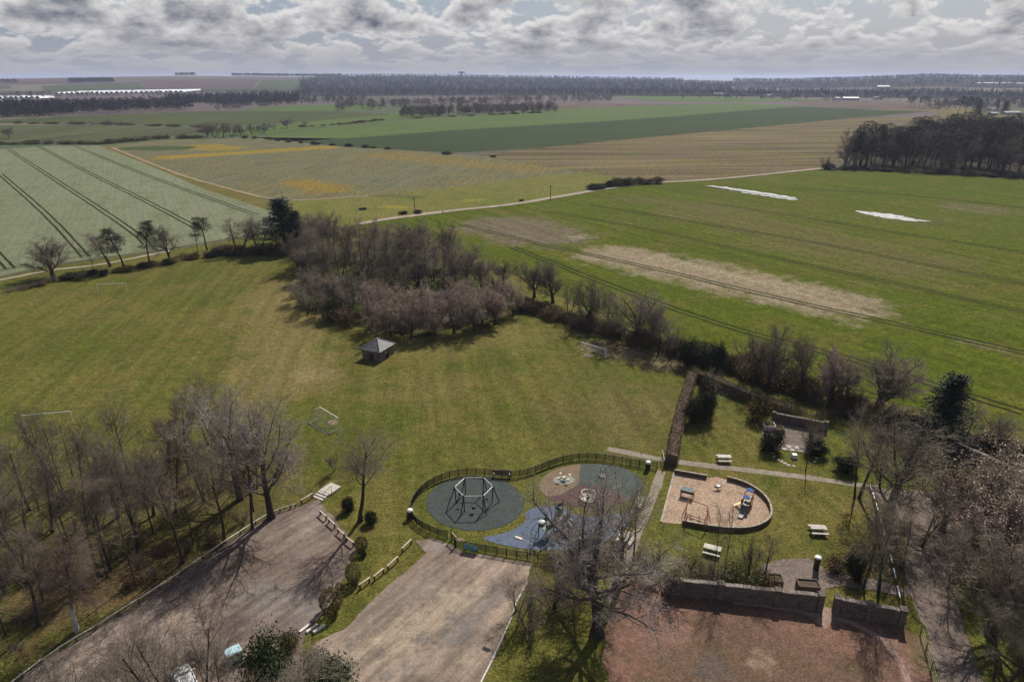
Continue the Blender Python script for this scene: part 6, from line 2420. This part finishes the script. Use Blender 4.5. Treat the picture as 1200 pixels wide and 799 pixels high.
for fn, L, doors in ((lambda u, z, t_: (u, t_, z), lv, [(lv*0.5, 1.0, 1.0)]), (lambda u, z, t_: (t_, 0.352+u*(lu-0.704)/lu, z), lu, [(lu*0.5, 1.1, 1.0)]),
                     (lambda u, z, t_: (u, lu-t_, z), lv, [(lv*0.5, 1.0, 1.0)]), (lambda u, z, t_: (lv-t_, 0.352+u*(lu-0.704)/lu, z), lu, [(lu*0.5, 1.1, 1.0)])):
    mb = MB()
    prism(mb, arch_wall(L, WH, 0.35, doors), fn, 0.35)
    mb.build('wall', RUBBLE, r)
ap = Vector((lv/2, lu/2, WH+1.55))
e = 0.28
cs = [Vector((-e, -e, WH-0.02)), Vector((lv+e, -e, WH-0.02)), Vector((lv+e, lu+e, WH-0.02)), Vector((-e, lu+e, WH-0.02))]
for k in range(4):
    p, q = cs[k], cs[(k+1) % 4]
    rf = MB()
    rows_ = 9
    for j in range(rows_):
        t0, t1 = j/rows_, (j+1)/rows_
        n_ = max(1, int((1-t0)*10))
        a0_, a1_ = p.lerp(ap, t0), q.lerp(ap, t0)
        b0_, b1_ = p.lerp(ap, t1), q.lerp(ap, t1)
        lift = Vector((0, 0, 0.03))
        for i in range(n_):
            rf.poly([a0_.lerp(a1_, i/n_)+lift+Vector((0, 0, 0.012*((i*7+j*3) % 4))), a0_.lerp(a1_, (i+0.97)/n_)+lift+Vector((0, 0, 0.012*((i*7+j*3) % 4))), b0_.lerp(b1_, min(1, (i+0.97)/n_)), b0_.lerp(b1_, i/n_)])
    rf.poly([p, q, ap])
    o = rf.build('roof_slope', SLATE, r)
    mb = MB()
    mb.tube([p+Vector((0, 0, 0.06)), ap+Vector((0, 0, 0.06))], 0.07, 6)
    mb.build('hip', SLATEH, r)
mb = MB()
mb.box((lv/2, lu/2, 0.02), (lv-0.8, lu-0.8, 0.06))
mb.build('floor', STONE, r)

# ------------------------------------------------------------------ car and bin at the bottom edge
def car(p, rz, paint, label):
    r = empty('parked_car', p, label, 'car', None, rz)
    # cross sections along x (front +x): x, bottom, top, half width
    S = [(2.05, 0.42, 0.62, 0.62), (1.95, 0.26, 0.74, 0.78), (1.4, 0.22, 0.86, 0.85), (0.75, 0.2, 0.95, 0.87), (-0.6, 0.2, 0.97, 0.87), (-1.5, 0.22, 0.97, 0.86), (-1.98, 0.28, 0.90, 0.80), (-2.08, 0.45, 0.75, 0.66)]
    mb = MB()
    rings = []
    for x, z0, z1, w_ in S:
        rings.append([(x, -w_*0.92, z0), (x, -w_, (z0+z1)/2), (x, -w_*0.93, z1-0.06), (x, -w_*0.8, z1), (x, 0, z1+0.03), (x, w_*0.8, z1), (x, w_*0.93, z1-0.06), (x, w_, (z0+z1)/2), (x, w_*0.92, z0)])
    for i in range(len(rings)-1):
        for k in range(8):
            mb.poly([rings[i][k], rings[i][k+1], rings[i+1][k+1], rings[i+1][k]])
        mb.poly([rings[i][8], rings[i][0], rings[i+1][0], rings[i+1][8]])
    mb.poly(rings[0])
    mb.poly(list(reversed(rings[-1])))
    mb.build('body', paint, r)
    mb = MB()
    rf = [(0.05, -0.62, 1.44), (0.05, 0.62, 1.44), (-1.35, 0.6, 1.40), (-1.35, -0.6, 1.40)]
    mb.poly(rf)
    mb.poly([(q[0], q[1], q[2]-0.05) for q in reversed(rf)])
    for i in range(4):
        a, b_ = rf[i], rf[(i+1) % 4]
        mb.poly([a, (a[0], a[1], a[2]-0.05), (b_[0], b_[1], b_[2]-0.05), b_])
    mb.build('roof', paint, r)
    W_ = [('windscreen', [(0.85, -0.76, 0.96), (0.85, 0.76, 0.96), (0.06, 0.62, 1.40), (0.06, -0.62, 1.40)]), ('rear_window', [(-1.9, 0.74, 0.94), (-1.9, -0.74, 0.94), (-1.36, -0.6, 1.37), (-1.36, 0.6, 1.37)]),
          ('side_window', [(0.82, 0.77, 0.96), (-1.88, 0.75, 0.95), (-1.35, 0.61, 1.38), (0.04, 0.63, 1.41)]), ('side_window', [(-1.88, -0.75, 0.95), (0.82, -0.77, 0.96), (0.04, -0.63, 1.41), (-1.35, -0.61, 1.38)])]
    for nm, q in W_:
        mb = MB()
        mb.poly(q)
        mb.build(nm, GLASS, r)
    mb = MB()
    for s in (-1, 1):
        for (a, b_) in (((0.84, s*0.77, 0.96), (0.05, s*0.63, 1.42)), ((-0.55, s*0.77, 0.97), (-0.5, s*0.63, 1.40)), ((-1.9, s*0.75, 0.95), (-1.36, s*0.61, 1.39))):
            mb.tube([a, b_], 0.035, 5)
    mb.build('pillars', paint, r)
    for x in (1.3, -1.3):
        for s in (-1, 1):
            mb = MB()
            pts = [(x+0.31*math.cos(k*math.pi/8), 0, 0.31+0.31*math.sin(k*math.pi/8)) for k in range(16)]
            mb.poly([(p_[0], s*0.89, p_[2]) for p_ in (pts if s < 0 else reversed(pts))])
            mb.poly([(p_[0], s*0.68, p_[2]) for p_ in (reversed(pts) if s < 0 else pts)])
            for k in range(16):
                a, b_ = pts[k], pts[(k+1) % 16]
                mb.poly([(a[0], s*0.89, a[2]), (a[0], s*0.68, a[2]), (b_[0], s*0.68, b_[2]), (b_[0], s*0.89, b_[2])])
            wl = mb.build('wheel', RUBBER, r)
            mb = MB()
            mb.tube([(x, s*0.885, 0.31), (x, s*0.905, 0.31)], 0.19, 12)
            mb.build('hubcap', GALV, wl)
    for s in (-1, 1):
        mb = MB()
        mb.box((1.93, s*0.58, 0.66), (0.16, 0.3, 0.12), s*-0.25, 0.02)
        mb.build('headlight', GALV, r)
        mb = MB()
        mb.box((-2.0, s*0.62, 0.78), (0.1, 0.2, 0.16))
        mb.build('tail_light', REDP, r)
        mb = MB()
        mb.box((0.62, s*0.93, 1.0), (0.14, 0.18, 0.12), 0, 0.02)
        mb.build('wing_mirror', paint, r)
    return r


CARW = simple('white_car_paint', (0.72, 0.73, 0.74), 0.25, 0.5, 0.05, 2)
car(at(218, 806), R(128), CARW, 'white car parked under the twigs at the bottom edge')
r = empty('wheeled_bin', at(275, 774), 'large bin with a pale blue lid under the twigs left of the dark evergreen', 'bin', None, R(38))
BINB = simple('grey_blue_plastic', (0.10, 0.13, 0.15), 0.6, 0.3, 0.2, 3)
mb = MB()
mb.box((0, 0, 0.62), (1.25, 1.0, 1.0), 0, 0.05)
mb.build('container', BINB, r)
mb = MB()
mb.box((0, 0, 1.17), (1.36, 1.1, 0.09), 0, 0.04)
mb.box((0, -0.5, 1.23), (1.2, 0.06, 0.06))
mb.build('lid', simple('pale_blue_plastic', (0.40, 0.58, 0.62), 0.45, 0.4, 0.15, 4), r)
for sx in (-0.5, 0.5):
    for sy in (-0.38, 0.38):
        mb = MB()
        mb.tube([(sx-0.03, sy, 0.09), (sx+0.03, sy, 0.09)], 0.09, 10)
        mb.build('wheel', RUBBER, r)


# ------------------------------------------------------------------ far things
HWALL = simple('house_render', (0.48, 0.46, 0.43), 0.9, 0.1, 0.1, 0.4)
HROOF = simple('house_slates', (0.10, 0.10, 0.11), 0.7, 0.3, 0.25, 0.4)
SROOF = simple('shed_sheeting', (0.30, 0.31, 0.33), 0.5, 0.4, 0.15, 0.2)


def house(px, py, L, Wd, h, rz, label, wall=HWALL, roof=HROOF, rise=2.6, name='house', cat='house', win=True):
    p = on_terrain(px, py)
    r = empty(name, p, label, cat, None, rz)
    mb = MB()
    mb.box((0, 0, h/2-1), (L, Wd, h+2))
    for s in (-1, 1):
        mb.poly([(s*L/2, -Wd/2, h), (s*L/2, Wd/2, h), (s*L/2, 0, h+rise)])
    mb.build('wall', wall, r)
    mb = MB()
    for s in (-1, 1):
        q = [(-L/2-0.3, s*(Wd/2+0.4), h-0.25), (L/2+0.3, s*(Wd/2+0.4), h-0.25), (L/2+0.3, 0, h+rise+0.12), (-L/2-0.3, 0, h+rise+0.12)]
        mb.poly(q if s < 0 else list(reversed(q)))
    rf = mb.build('roof', roof, r)
    if win:
        for x in (-L*0.3, L*0.3):
            mb = MB()
            mb.box((x, 0, h+rise+0.6), (0.8, 0.8, 1.5))
            mb.build('chimney', wall, rf)
        for k in range(3):
            mb = MB()
            mb.box((-L*0.32+k*L*0.32, -Wd/2-0.02, h*0.55), (1.1, 0.06, 1.3))
            mb.build('window', GLASS, r)


house(1160, 131, 15, 9, 4.5, 0.2, 'white farmhouse with a grey roof among trees on the right')
house(1166, 131.5, 9, 7, 3.6, 1.2, 'smaller white gabled house beside the farmhouse on the right')
house(1184, 135, 22, 9, 3.5, 0.1, 'low grey-roofed shed right of the white farmhouse', SROOF, SROOF, 1.4, 'shed', 'shed', False)
house(1163, 135.5, 12, 7, 3.0, 0.3, 'low shed in front of the white farmhouse', SROOF, SROOF, 1.2, 'shed', 'shed', False)
house(996, 118, 34, 12, 5, 0.0, 'long pale barn among the far farm buildings', SROOF, SROOF, 2.0, 'barn', 'barn', False)
house(980, 118, 15, 10, 5, 0.5, 'white-roofed barn left of the long pale one', HWALL, SROOF, 2.0, 'barn', 'barn', False)
house(1028, 117, 18, 10, 4.5, -0.2, 'pinkish-roofed farmhouse right of the long pale barn')
house(902, 115, 20, 10, 6, 0.3, 'white house at the edge of the blue forest, left of the far barns')
house(842, 113, 26, 10, 6, 0.0, 'grey house at the edge of the blue forest furthest left')
for i, (px, py, L) in enumerate([(1034, 105, 40), (1160, 101, 60), (1178, 101, 45), (1196, 101.5, 55), (1145, 101, 30)]):
    house(px, py, L, 18, 9, 0.1*i, ('pale building on the wooded slope left of the water tower', 'pale shed just left of the tall tower on the far slope', 'pale shed right of the tall tower on the far slope',
          'pale shed at the right edge on the far slope', 'small pale shed left of the tall tower on the far slope')[i], HWALL, SROOF, 3, 'shed', 'shed', False)
p = on_terrain(1170, 102)
r = empty('water_tower', p, 'tall pale-topped tower on the far wooded slope', 'tower')
mb = MB()
mb.lathe([(3.0, -3), (2.4, 26)], 12)
mb.build('shaft', STONE, r)
mb = MB()
mb.lathe([(2.5, 26), (6.5, 30), (6.5, 35), (1, 36.5)], 16)
mb.build('tank', HWALL, r)
p = on_terrain(541, 92)
r = empty('water_tower', (p.x, p.y, terrain(p.x, p.y)), 'small flat-topped mast on the skyline above the blue forest', 'tower')
mb = MB()
mb.lathe([(5, -6), (4, 26)], 8)
mb.build('shaft', FW1, r)
mb = MB()
mb.box((0, 0, 29), (36, 14, 6), 0, 2)
mb.build('tank', FW1, r)
# polythene covered strips on the left slope
POLY = simple('polythene_sheet', (0.60, 0.62, 0.66), 0.4, 0.4, 0.08, 0.05)
for i, (x0, x1, y0, y1, lb) in enumerate([(64, 215, 110.8, 108.2, 'long white polythene tunnel block across the left slope'), (-40, 47, 116.2, 115.2, 'white polythene tunnel block at the left edge')]):
    n_ = 26 if i == 0 else 14
    p0 = on_terrain(x0, y0)
    r = empty('polytunnel_block', p0, lb, 'polytunnels')
    pp = [on_terrain(x0+(x1-x0)*k/n_, y0+(y1-y0)*k/n_) for k in range(n_+1)]
    for k in range(n_):
        a, b_ = pp[k]-p0, pp[k+1]-p0
        d = b_-a
        mb = MB()
        dep = Vector((0, 130 if i == 0 else 55, 0))
        prev = None
        for j in range(7):
            u = j/6
            z = 5.0*math.sin(math.pi*u)
            q = a+d*u
            q1 = q+dep
            zz0 = terrain(p0.x+q.x, p0.y+q.y)-p0.z+z
            zz1 = terrain(p0.x+q1.x, p0.y+q1.y)-p0.z+z
            cur = [(q.x, q.y, zz0), (q1.x, q1.y, zz1)]
            if prev:
                mb.poly([prev[0], cur[0], cur[1], prev[1]])
            prev = cur
        mb.build('tunnel', POLY, r)
# poles along the farm track
for px, py, ty, lb in ((645, 236, 217, 'thin wooden pole beside the farm track below the dark bushes'), (486, 251, 231, 'thin wooden pole where the farm track leaves the wood'), (718, 219, 207, 'thin wooden pole among the dark bushes on the farm track'),
                       (519, 250, 246.5, 'short dark gatepost beside the farm track')):
    p = at(px, py)
    r = empty('pole', p, lb, 'pole')
    h = hgt(px, py, ty)
    mb = MB()
    mb.tube([(0, 0, 0), (0, 0, h)], 0.16, 6)
    mb.build('shaft', WOODD, r)
    if h > 4:
        mb = MB()
        mb.box((0, 0, h-0.5), (1.6, 0.12, 0.12))
        mb.build('crossarm', WOODD, r)

# ------------------------------------------------------------------ the air
m = bpy.data.materials.new('haze_air')
m.use_nodes = True
t = m.node_tree
for n in list(t.nodes):
    t.nodes.remove(n)
pv = N(t, 'ShaderNodeVolumePrincipled')
pv.inputs['Color'].default_value = (0.66, 0.74, 1.0, 1)
pv.inputs['Density'].default_value = 0.00009
pv.inputs['Anisotropy'].default_value = 0.2
mo = N(t, 'ShaderNodeOutputMaterial')
t.links.new(pv.outputs[0], mo.inputs['Volume'])
mb = MB()
mb.box((0, 0, 30), (84000, 84000, 104))
o = mb.build('haze', m)
tag(o, None, None, None, 'stuff')
